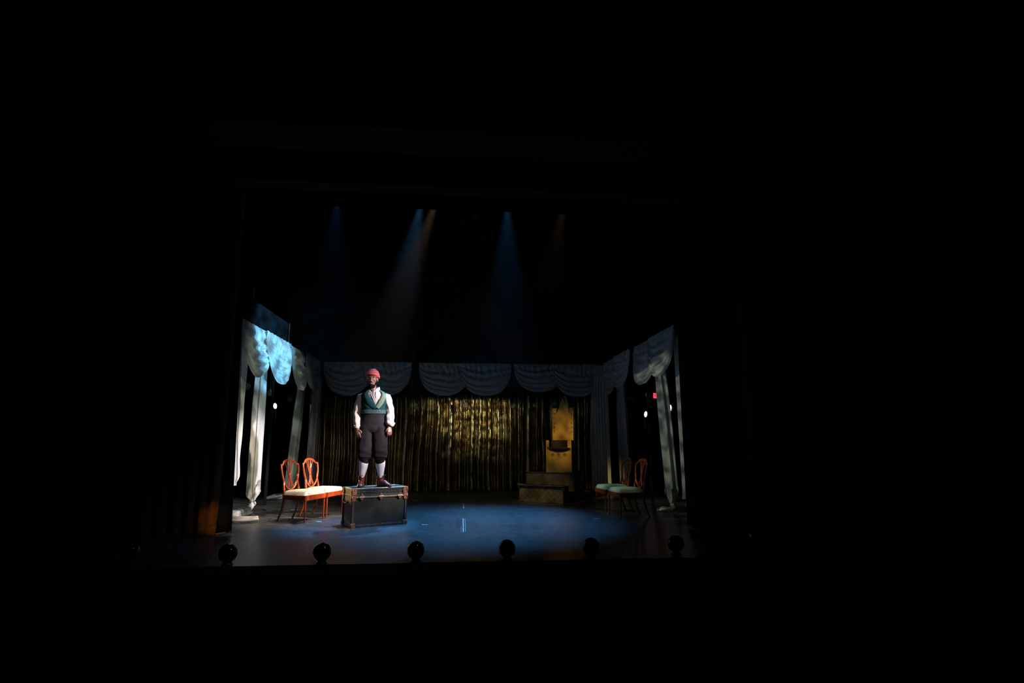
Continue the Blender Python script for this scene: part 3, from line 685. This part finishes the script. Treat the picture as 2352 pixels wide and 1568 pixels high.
# knitted cap: tilted shell with folded brim
Rt = Euler((math.radians(-14), math.radians(8), 0)).to_matrix()
prof = [(.102, -.010), (.106, .0), (.105, .022), (.099, .030), (.098, .034), (.092, .062), (.078, .088), (.055, .106), (.028, .114), (.016, .117)]
h = G().lathe(prof, (0, 0, 0), 36, None)
h.v = [(x, y * 1.14, z * (1 + .05 * nz(x * 20, y * 20))) for x, y, z in h.v]
h.sweep([(-.012, .005, .112), (-.016, .004, .124), (-.004, .002, .132), (.012, .0, .126), (.010, .0, .114)], [(.006, .006), (.008, .007), (.008, .007), (.007, .006), (.006, .006)], 10, sub=3)
h.v = [tuple(Rt @ Vector(p)) for p in h.v]
ho = h.obj('knit_cap', M['hat'], pr, smooth=True); ho.location = HC + Vector((0, .014, .052))
h = G().sweep([(.1035 * math.cos(a), .1035 * 1.14 * math.sin(a), .008) for a in [2 * PI * k / 40 for k in range(40)]], [(.008, .019)] * 40, 10, up=(0, 0, 1), closed=True)
h.v = [tuple(Rt @ Vector(p)) for p in h.v]
h.obj('cap_brim', M['hat'], ho, smooth=True)

# clothes
def torso(z):
    T = [(1.06, .178, .120), (1.12, .176, .120), (1.20, .178, .126), (1.28, .188, .134), (1.35, .197, .132), (1.39, .190, .120), (1.42, .168, .105), (1.445, .125, .090), (1.47, .085, .078), (1.50, .070, .070)]
    for i in range(len(T) - 1):
        if T[i][0] <= z <= T[i + 1][0]:
            k = (z - T[i][0]) / (T[i + 1][0] - T[i][0]); k = k * k * (3 - 2 * k) * .4 + k * .6
            return T[i][1] + (T[i + 1][1] - T[i][1]) * k, T[i][2] + (T[i + 1][2] - T[i][2]) * k
    return (T[0][1:], T[-1][1:])[z > T[0][0]]
def sq(c, p=.8): return math.copysign(abs(c) ** p, c)
def tor(a, z, off=0.0):        # a = 0 is the front (-y), positive towards +x
    rx, ry = torso(z); return Vector(((rx + off) * sq(math.sin(a), .85), .012 - (ry + off) * sq(math.cos(a), .85), z))
def wrk(x, y, z, s=1): return .006 * s * nz(x * 14, y * 14, z * 9 + 3) + .003 * s * nz(x * 40, y * 40, z * 30)
# shirt: body, sleeves, cuffs and open collar
g = G().grid(lambda u, v: tor(2 * PI * u, 1.115 + .355 * v, wrk(math.sin(6.28 * u), 0, v)), 60, 30)
def sleeve(g, s_, e_, w_, seed, big):
    def rip(k, a): return 1 + .055 * math.sin(7 * a + seed + 6 * k) + .05 * math.sin(38 * k + 2 * a + seed) * (k > .15) + .06 * nz(a * 1.3, k * 9, seed)
    m1 = s_.lerp(e_, .5); m2 = e_.lerp(w_, .5)
    g.sweep([s_ + Vector((0, 0, .030)), s_, m1, e_, m2, w_ + (e_ - w_) * .14, w_ + (e_ - w_) * .04],
            [(.030, .045), (.062, .070), (.066, .072), (.062, .066), (.060 * big, .062 * big), (.052 * big, .052 * big), (.031, .034)], 30, ripple=rip, sub=8)
sleeve(g, SHL + Vector((-.010, 0, -.005)), ELL, WRL, 1.0, 1.0); sleeve(g, SHR + Vector((.010, 0, -.005)), ELR, WRR, 4.0, 1.08)
sh = g.obj('shirt', M['shirt'], pr, smooth=True)
dL = (WRL - ELL).normalized(); G().sweep([WRL - dL * .035, WRL - dL * .015, WRL + dL * .006], [(.034, .036), (.036, .038), (.035, .037)], 24, cap=False).obj('cuff', M['shirt'], sh, smooth=True, solid=.004)
dR = (WRR - ELR).normalized(); G().sweep([WRR - dR * .055 + Vector((.018, 0, .01)), WRR - dR * .03 + Vector((.012, 0, 0)), WRR - dR * .0], [(.066, .052), (.055, .048), (.037, .038)], 24, cap=False).obj('cuff', M['shirt'], sh, smooth=True, solid=.005)
for sx in (-1, 1):   # open collar wings
    def cf(u, v):
        a = (.30 + 2.5 * u) * sx; r = .066 + .016 * v + .012 * (1 - u)
        return (r * math.sin(a) * 1.05, .014 - r * math.cos(a) * 1.08, 1.475 + .046 * (1 - v) ** .7 - .045 * (1 - u) ** 3 - .045 * v * (1 - .4 * u))
    G().grid(cf, 20, 8).obj('collar', M['shirt'], sh, smooth=True, solid=.004)
g = G()
for k in range(4):   # ruffled front of the shirt, soft vertical folds in the opening
    x0 = -.030 + .017 * k + .004 * (k % 2); g.sweep([Vector((x0 * .25 + .045, -.126, 1.23)), Vector((x0 * .8 + .030, -.132, 1.32)), Vector((x0 * 1.3 + .012, -.118, 1.39)), Vector((x0 * 1.5 + .004, -.088, 1.44))], [(.003, .003), (.006, .004), (.006, .004), (.003, .003)], 8, sub=4)
g.obj('shirt_front', M['shirt'], sh, smooth=True)
g = G()                 # V of bare chest at the throat
g.sweep([(-.004, -.094, 1.395), (-.004, -.086, 1.43), (-.004, -.070, 1.47)], [(.006, .006), (.018, .010), (.034, .014)], 12, sub=3).obj('throat', M['skin'], pr, smooth=True)
# waistcoat
VZ = 1.20
def vedge(z): return -.08 if z < VZ else -.08 + .78 * ((z - VZ) / (1.46 - VZ)) ** .85
def vest(u, v):
    z = 1.095 + .352 * v; e = vedge(z); a = e + (2 * PI - 2 * e) * u + .26
    return tor(a, z, .011 + wrk(math.sin(a), 2, v) + .004 * math.sin(v * 14 + math.cos(a) * 3))
g = G().grid(vest, 72, 30)
vo = g.obj('waistcoat', M['vest'], pr, smooth=True, solid=.005)
for sx in (-1, 1):
    def lap(u, v):
        z = VZ - .005 + (1.468 - VZ) * v; e = vedge(z); wd = .42 * math.sin(PI * min(1, v * .75 + .16)) + .05
        return tor(sx * (e - .02 + wd * u) + .26 * (1 - .6 * v), z - .03 * u * (1 - v), .018 + .007 * math.sin(PI * u))
    G().grid(lap, 10, 24).obj('lapel', M['lapel'] if sx > 0 else M['vest'], vo, smooth=True, solid=.005)
G().grid(lambda u, v: tor(-1.9 + 3.8 * u, 1.100 + .060 * v - .006 * math.sin(PI * u), .0195), 60, 5).obj('waistband', M['vest_band'], vo, smooth=True, solid=.005)
for a, z in ((.30, 1.148), (.30, 1.118), (.50, 1.148)):
    p = tor(a, z, .024); G().ball(p, (.006, .004, .006), 10, 8).obj('button', M['nickel'], vo, smooth=True)
# breeches
g = G()
def ripb(k, a): return 1 + .02 * math.sin(3 * a + 5 * k) + .03 * nz(a, k * 5, 2)
g.sweep([(0, .01, 1.125), (0, .01, 1.07), (0, .01, 1.0), (.0, .012, .93), (.0, .012, .86), (0, .012, .81)], [(.186, .124), (.192, .132), (.203, .140), (.212, .142), (.212, .135), (.15, .10)], 40, ripple=ripb, sub=4)
for sx, hp, kn, an in ((-1, HIP_L, KN_L, ANK_L), (1, HIP_R, KN_R, ANK_R)):
    k2 = kn + Vector((0, 0, .06)); 
    def rl(k, a, sx=sx): return 1 + .035 * math.sin(4 * a + 3 * sx + 4 * k) + .05 * math.sin(26 * k * k + 1.5 * a) * (k > .5) + .05 * nz(a * 1.5, k * 7, sx)
    g.sweep([hp + Vector((sx * .01, 0, .0)), hp.lerp(k2, .35) + Vector((sx * .004, 0, 0)), hp.lerp(k2, .7), k2 + Vector((0, -.008, -.02)), k2 + Vector((0, -.006, -.075)), kn + Vector((0, 0, -.035))],
            [(.116, .125), (.118, .120), (.116, .115), (.116, .117), (.104, .106), (.058, .062)], 36, ripple=rl, sub=8)
br = g.obj('breeches', M['breeches'], pr, remesh=.007, sm=4)
for kn, an in ((KN_L, ANK_L), (KN_R, ANK_R)):
    c = kn + Vector((0, 0, -.005)); G().sweep([c + Vector((0, 0, -.02)), c + Vector((0, .002, -.055)), c + (an - kn) * .22], [(.074, .076), (.076, .078), (.073, .074)], 28, sub=2).obj('knee_band', M['breeches'], br, smooth=True)
for kn, an in ((KN_L, ANK_L), (KN_R, ANK_R)):
    d = an - kn
    G().sweep([kn + d * .16, kn + d * .30 + Vector((0, .008, 0)), kn + d * .50 + Vector((0, .010, 0)), kn + d * .72, kn + d * .86, kn + d * .92], [(.071, .072), (.074, .078), (.064, .068), (.049, .052), (.041, .045), (.039, .043)], 30, sub=4).obj('stocking', M['stocking'], pr, smooth=True)
# ankle boots
def boot(an, ang, label=None):
    R = Matrix.Rotation(ang, 3, 'Z')     # ang = 0 points to -y
    def T(p): return tuple(R @ Vector(p) + Vector((an.x, an.y, 0)))
    g = G()
    g.sweep([T((0, .012, .165)), T((0, .012, .13)), T((0, .012, .10)), T((0, .016, .06)), T((0, .018, .02))], [(.052, .060), (.048, .058), (.047, .060), (.046, .062), (.042, .056)], 20, up=R @ Vector((0, 1, 0)), sub=3)
    g.sweep([T((0, .055, .042)), T((0, .0, .050)), T((0, -.06, .055)), T((0, -.115, .040)), T((0, -.165, .030)), T((0, -.188, .024))], [(.034, .036), (.043, .055), (.043, .050), (.046, .036), (.038, .022), (.016, .010)], 20, up=(0, 0, 1), sub=4)
    # rings above use (side, height): swap so the width is horizontal
    o = g.obj('boot', M['boot'], pr, remesh=.005, sm=3)
    s = G(); 
    out = [(.030, .065), (.038, .03), (.036, -.02), (.044, -.08), (.048, -.12), (.038, -.17), (.014, -.196), (-.014, -.196), (-.036, -.17), (-.044, -.12), (-.040, -.08), (-.034, -.02), (-.036, .03), (-.028, .065)]
    n = len(out); s.add([T((x, y, 0)) for x, y in out] + [T((x, y, .012)) for x, y in out], [tuple(range(n)), tuple(range(n, 2 * n))] + [(i, (i + 1) % n, (i + 1) % n + n, i + n) for i in range(n)])
    s.obj('sole', M['sole'], o)
    l = G()
    for k in range(6):
        z = .095 + .013 * k; y = -.090 + .013 * k; l.sweep([T((-.020, y + .012, z)), T((0, y - .003, z + .004)), T((.020, y + .012, z))], .0028, 6)
    l.sweep([T((0, -.058, .165)), T((-.022, -.068, .178)), T((-.026, -.066, .158)), T((0, -.060, .160)), T((.024, -.068, .176)), T((.024, -.066, .156))], .003, 6, sub=3)
    l.obj('laces', M['lace'], o, smooth=True)
boot(ANK_L, math.radians(4)); boot(ANK_R, math.radians(62))

# ---------------------------------------------------------------- stepped platform and throne
PA = math.radians(-25)
t = thing('stage_step', 'lower step of the platform, faced with brown lattice brocade under a black throw', 'step', (2.10, 11.56, 0), math.radians(-31))
G().box((-.49, .17, .1625), (.98, .32, .325)).obj('step_box', M['brocade'], t, bevel=.01)
def throw(u, v):
    x = -1.01 + 1.05 * u; a = v * .56
    z = .337 + .03 * max(0, .25 - u) * 4 * (v > .3) + .006 * nz(u * 8, v * 4, 2)
    if a < .355: return (x, .325 - a, z + .012 * nz(u * 5, v * 5))
    dd = (a - .355); return (x, -.028 - .006 * math.sin(u * 30), z - dd * (.12 + .30 * (2 * u - 1) ** 4 * (1 + .4 * math.sin(u * 40))))
g = G().grid(throw, 60, 20); g.sweep([(-1.01 + 1.05 * k / 20, -.028, .300 + .010 * nz(k * .4)) for k in range(21)], .012, 8, up=(0, 0, 1))
g.v = [(x, y, z + (.035 if abs(y + .028) < .02 and z > .28 and z < .32 else 0)) for x, y, z in g.v]
g.obj('black_throw', M['plat_top'], t, smooth=True, solid=.006)
t = thing('stage_block', 'taller dark painted block behind the brocade step, under the throne', 'platform', (2.40, 11.90, 0), PA)
G().box((-.525, .46, .285), (1.05, .90, .57)).obj('block_body', M['plat_face'], t, bevel=.008)
G().box((-.525, .46, .578), (1.08, .93, .018)).obj('block_top', M['plat_top'], t, bevel=.006)
# throne
t = thing('throne', 'gold painted throne with castle shaped back on the tall block', 'throne', (2.13, 12.17, .587), math.radians(-20))
W = .275
notch = [(-W, 0), (W * 1.01, 0), (W, .66), (W - .085, .66), (W - .085, .47), (W - .12, .455), (0, .44), (-W + .10, .455), (-W + .065, .47), (-W + .065, .66), (-W, .66)]
fp = G().plate(notch, -.02, 0).obj('front_panel', M['gilt'], t, bevel=.003)
g = G()
for cx_, r_ in ((-.13, .035), (0, .040), (.13, .035)):
    for rr in (1, .55):
        g.sweep([(cx_ + r_ * rr * math.cos(a), -.022, .365 + r_ * rr * math.sin(a)) for a in [2 * PI * k / 20 for k in range(20)]], .0035, 5, closed=True)
    for k in range(6): a = PI * k / 3; g.sweep([(cx_, -.022, .365), (cx_ + r_ * math.cos(a), -.022, .365 + r_ * math.sin(a))], .0028, 5)
g.sweep([(-.06, -.022, .33), (0, -.022, .29), (.06, -.022, .33)], .003, 5, sub=4)
g.obj('scroll_ornament', M['gilt_dark'], fp, smooth=True)
g = G().box((-W + .012, .20, .32), (.024, .40, .64)).box((W - .012, .20, .32), (.024, .40, .64)).box((0, .395, .30), (2 * W, .02, .60))
g.obj('chair_box', M['black_paint'], t, bevel=.003)
g = G().lathe([(.0, .46), (.20, .462), (.25, .485), (.262, .505), (.25, .500), (.205, .492), (.198, .52), (.192, .652), (.17, .660), (.0, .662)], (0, .20, 0), 40)
g.v = [(x, .20 + (y - .20) * .93, z + .10 * ((x / .262) ** 2) * (.3 if z < .52 else 0)) for x, y, z in g.v]
br_ = [(-.255, .520), (-.20, .470), (-.10, .440), (0, .432), (.10, .438), (.20, .462), (.255, .500), (.19, .512), (.185, .53), (-.185, .53), (-.19, .520)]
g.plate(br_, -.045, -.021)
g.obj('seat', M['throne_seat'], t, smooth=True)
# castle back
B0, BT = .665, 1.385
bk = [(-.235, B0), (.235, B0), (.243, BT), (.150, BT), (.140, 1.27), (.0, 1.61), (-.115, 1.30), (-.145, 1.25), (-.135, 1.33), (-.125, BT - .01), (-.232, BT - .01)]
bo = G().plate([(x + .02, z) for x, z in bk], .43, .45).obj('castle_back', M['gilt'], t, bevel=.003)
g = G()
for sx in (-1, 1):
    for k in range(5):
        z = .82 + k * .10; x0 = .02 + sx * .19
        g.sweep([(x0, .427, z), (x0 + sx * .02, .427, z + .025), (x0 + sx * .005, .427, z + .05), (x0 - sx * .012, .427, z + .03), (x0, .427, z + .02)], .0035, 5, sub=3)
g.obj('scroll_ornament', M['gilt_dark'], bo, smooth=True)
G().box((.02, .47, .90), (.05, .04, .65)).obj('back_brace', M['black_paint'], t, bevel=.003)

# ---------------------------------------------------------------- marks and scraps on the floor
def tape(label, x, y, l, w_, a, name='floor_tape', group=None):
    g = G().box((0, 0, .0012), (w_, l, .0016)); o = g.obj(name, M['tape'], bevel=0); o.location = (x, y, 0); o.rotation_euler = (0, 0, a)
    return tag(o, label, 'tape mark', group)
t = thing('centre_line_tape', 'dashed white centre line tape with tick marks on the blue lit floor', 'tape mark', (.085, 8.9, 0), -.004)
G().box((0, .0, .0012), (.010, 1.40, .0016)).obj('tape_strip', M['tape'], t)
g = G()
for k in range(14): g.box((.030, -.62 + k * .095, .0012), (.012, .03, .0016))
for k in range(4): g.box((-.030, -.6 + k * .12, .0012), (.012, .03, .0016))
g.obj('tick_marks', M['tape'], t)
tape('short white tape strip on the floor upstage of the centre line', .11, 11.45, .9, .012, 0)
for lab, x, y, l, w_, a in [('small white scrap on the floor behind the nearest left chair leg', -3.05, 10.85, .10, .04, 1.2), ('thin white scrap on the floor further behind the left chairs', -2.98, 11.05, .12, .03, 1.4),
                            ('white tape scrap between the chairs and the trunk', -2.16, 9.45, .08, .035, 1.5), ('bluish tape scrap on the floor just right of the trunk', -.49, 8.96, .08, .03, 1.3),
                            ('tiny tape scrap far behind the trunk, near the gold curtain', -.92, 12.5, .09, .05, 1.3), ('small tape scrap on the floor before the right chairs', 2.25, 9.38, .10, .035, 1.4)]:
    tape(lab, x, y, l, w_, a, 'tape_scrap')

# ---------------------------------------------------------------- overhead lamps, wing lamps, exit sign
def fixture(label, loc, target, power=0, color=(1, 1, 1), angle=26, blend=.5, lens=None, group='stage lamps on the overhead pipe', pipe=(10.66, 6.43)):
    t = thing('stage_lamp', label, 'stage light', loc, 0, group)
    q = (Vector(target) - Vector(loc)).to_track_quat('-Z', 'Y'); R = q.to_matrix()
    g = G().lathe([(.0, .34), (.05, .34), (.08, .30), (.085, .20), (.07, .18), (.07, .05), (.085, .045), (.085, .012), (.078, .010)], (0, 0, 0), 20, R)
    g.obj('housing', M['housing'], t, smooth=True)
    G().lathe([(.0, .030), (.066, .030), (.066, .026), (.0, .022)], (0, 0, 0), 20, R).obj('lens', lens or M['lens'], t, smooth=True)
    c = R @ Vector((0, 0, .19)); sd = R @ Vector((1, 0, 0))
    G().sweep([c + sd * .10, c + sd * .105 + Vector((0, 0, .12)), c + Vector((0, 0, .22)), c - sd * .105 + Vector((0, 0, .12)), c - sd * .10], [(.006, .016)] * 5, 6, sub=3).obj('yoke', M['housing'], t, smooth=True)
    top = Vector((0, pipe[0] - loc[1], pipe[1] - loc[2]))
    G().sweep([c + Vector((0, 0, .21)), top.lerp(c + Vector((0, 0, .22)), .3), top], .012, 8).box(top, (.04, .07, .08)).obj('clamp', M['housing'], t)
    if power:
        s_ = spot('lamp_beam', (0, 0, 0), (0, 0, -1), power, color, angle, blend, .045); s_.rotation_euler = q.to_euler(); s_.location = Vector((0, 0, 0)) - (R @ Vector((0, 0, .01))); s_.parent = t
    return t
LY, LZ = 10.6, 5.93
fixture('overhead lamp with the blue beam falling towards the actor', (-.79, LY, LZ), (-1.40, 9.3, 1.3), 2300, (.12, .50, 1), 21, .7)
fixture('overhead lamp with the warm beam falling towards the left chairs', (-.50, LY, LZ), (-2.15, 9.75, .4), 1500, (1, .68, .42), 20, .7)
fixture('overhead lamp with the faint blue beam at the far left', (-2.42, LY, LZ - .05), (-2.1, 9.3, 0), 300, (.08, .45, 1), 30, .7)
fixture('overhead lamp with the soft blue beam right of centre', (.89, LY, LZ), (.80, 10.1, 0), 1100, (.10, .45, 1), 30, .9)
fixture('overhead lamp with the faint amber beam at the right', (2.03, LY, LZ), (.7, 8.9, 0), 220, (1, .66, .34), 24, .7)
def hung_pipe(label, p0, p1, z_top=9.51, r=.024):
    p0 = Vector(p0); p1 = Vector(p1); t = thing('lighting_pipe', label, 'pipe', p0)
    G().sweep([(0, 0, 0), p1 - p0], r, 12, up=(0, 0, 1)).obj('tube', M['pipe'], t, smooth=True)
    for k in (.12, .5, .88):
        c = (p1 - p0) * k; G().sweep([c, c + Vector((0, 0, z_top - p0.z))], .004, 6).obj('suspension_cable', M['cord'], t)
hung_pipe('steel pipe carrying the beam lamps above the border', (-4.6, 10.66, 6.43), (4.6, 10.66, 6.43))
PY = 13.0
hung_pipe('steel pipe further upstage carrying the unlit lamps', (-4.6, PY, 7.0), (4.6, PY, 7.0))
hung_pipe('thin black pipe above the left wing globes', (-3.87, 9.9, 5.2), (-3.87, 14.9, 5.2), r=.012)
hung_pipe('thin black pipe above the right wing globes', (4.05, 9.9, 5.2), (4.05, 14.9, 5.2), r=.012)
hung_pipe('thin black pipe above the globes before the gold curtain', (-3.5, 13.9, 5.2), (3.6, 13.9, 5.2), r=.012)
GU = 'unlit lamps on the upstage pipe'
fixture('unlit lamp on the upstage pipe with a white glint', (.344, PY, 6.55), (.2, 10, 3), lens=M['lens_glint'], group=GU, pipe=(PY, 7.0))
fixture('unlit lamp on the upstage pipe left of the white glint', (.0, PY, 6.42), (0, 11, 3), group=GU, pipe=(PY, 7.0))
fixture('unlit upstage lamp with a red gel', (.508, PY, 6.05), (.9, 10.5, 4.5), lens=M['gel_red'], group=GU, pipe=(PY, 7.0))
t = thing('batten_rail', 'dim brown pair of batten rails hung high at the left', 'batten', (-2.19, PY + .3, 6.15))
G().box((0, 0, .37), (.85, .06, .05)).obj('upper_rail', M['brown_wood'], t, bevel=.004)
G().box((0, 0, 0), (.95, .06, .05)).obj('lower_rail', M['brown_wood'], t, bevel=.004)
for x in (-.38, .38): G().sweep([(x, 0, 0), (x, 0, 3.36)], .005, 6).obj('suspension_cable', M['cord'], t)

def wing_lamp(label, loc, face, rx, rz):
    t = thing('wing_lamp', label, 'stage light', loc, 0, 'small lit lamps in the dark wings')
    d = Vector(face).normalized(); R = d.to_track_quat('-Z', 'Y').to_matrix()
    g = G().lathe([(.0, .26), (.055, .24), (.07, .12), (.075, .012), (.068, .01)], (0, 0, 0), 18, R); g.obj('housing', M['housing'], t, smooth=True)
    h = G().ball((0, 0, 0), (rx, .012, rz), 16, 10); Rz = Euler((0, 0, math.atan2(d.y, d.x) + PI / 2)).to_matrix(); h.v = [tuple(Rz @ (Euler((0, -.15 * (1 if loc[0] > 0 else -1) * -1, 0)).to_matrix() @ Vector(p)) + d * .02) for p in h.v]
    h.obj('glowing_lens', M['glow'], t, smooth=True)
    G().sweep([(0, .10, -.05), (0, .10, -loc[2])], .02, 10).obj('stand_pole', M['pipe'], t, smooth=True)
    G().lathe([(.0, 0), (.22, 0), (.22, .02), (.03, .03)], (0, .10, -loc[2]), 20).obj('stand_base', M['pipe'], t, smooth=True)
wing_lamp('small white lamp glowing in the dark left wing', (-5.0, 16.02, 2.17), (5, -16, 0), .042, .075)
wing_lamp('small white lamp glowing in the right wing behind the reddish drape gap', (5.0, 14.96, 1.94), (-5, -15, 0), .034, .075)
wing_lamp('small white lamp glowing between the two nearest right drapes', (5.0, 13.16, 2.0), (-5, -13, 0), .030, .080)

t = thing('exit_sign', 'red glowing exit sign half hidden by the near right drape', 'exit sign', (5.00, 14.17, 2.38), 0)
G().box((.10, .03, 0), (.30, .05, .15)).obj('sign_box', M['sign_box'], t, bevel=.006)
G().box((.10, .0, 0), (.28, .01, .13)).obj('sign_face', M['sign_red'], t)
fc = bpy.data.curves.new('exit_letters', 'FONT'); fc.body = 'EXIT'; fc.size = .11; fc.extrude = .003; fc.align_x = 'CENTER'; fc.align_y = 'CENTER'
tmp = bpy.data.objects.new('tmp', fc); COL.objects.link(tmp); bpy.context.view_layer.update()
me = bpy.data.meshes.new_from_object(tmp.evaluated_get(bpy.context.evaluated_depsgraph_get())); bpy.data.objects.remove(tmp)
fo = bpy.data.objects.new('letters', me); COL.objects.link(fo); fo.parent = t; fo.location = (.10, -.008, 0); fo.rotation_euler = (PI / 2, 0, 0)
me.materials.clear(); me.materials.append(mat('dark_red_letters', (.25, .01, .02), .5))
G().box((.10, .08, 0), (.06, .09, .06)).obj('bracket', M['sign_box'], t)
tag(G().box((0, 0, 2.1), (1.3, .05, 4.2)).obj('wing_flat', M['black_paint'], bevel=.004), 'plain black flat in the right wing behind the exit sign', 'stage flat').location = (5.56, 14.30, 0)

# ---------------------------------------------------------------- stage haze around the overhead beams
hz = G().box((-.1, 11.4, 4.0), (6.2, 2.8, 3.5)).obj('haze', None)
hm = bpy.data.materials.new('thin_stage_haze'); hm.use_nodes = True; nt = hm.node_tree; nt.nodes.clear()
out = nt.nodes.new('ShaderNodeOutputMaterial'); vs = nt.nodes.new('ShaderNodeVolumeScatter'); vs.inputs['Density'].default_value = .0032; vs.inputs['Anisotropy'].default_value = .2
nt.links.new(vs.outputs[0], out.inputs['Volume']); hz.data.materials.append(hm)
tag(hz, 'thin theatrical haze drifting under the overhead lamps', 'haze', kind='stuff')
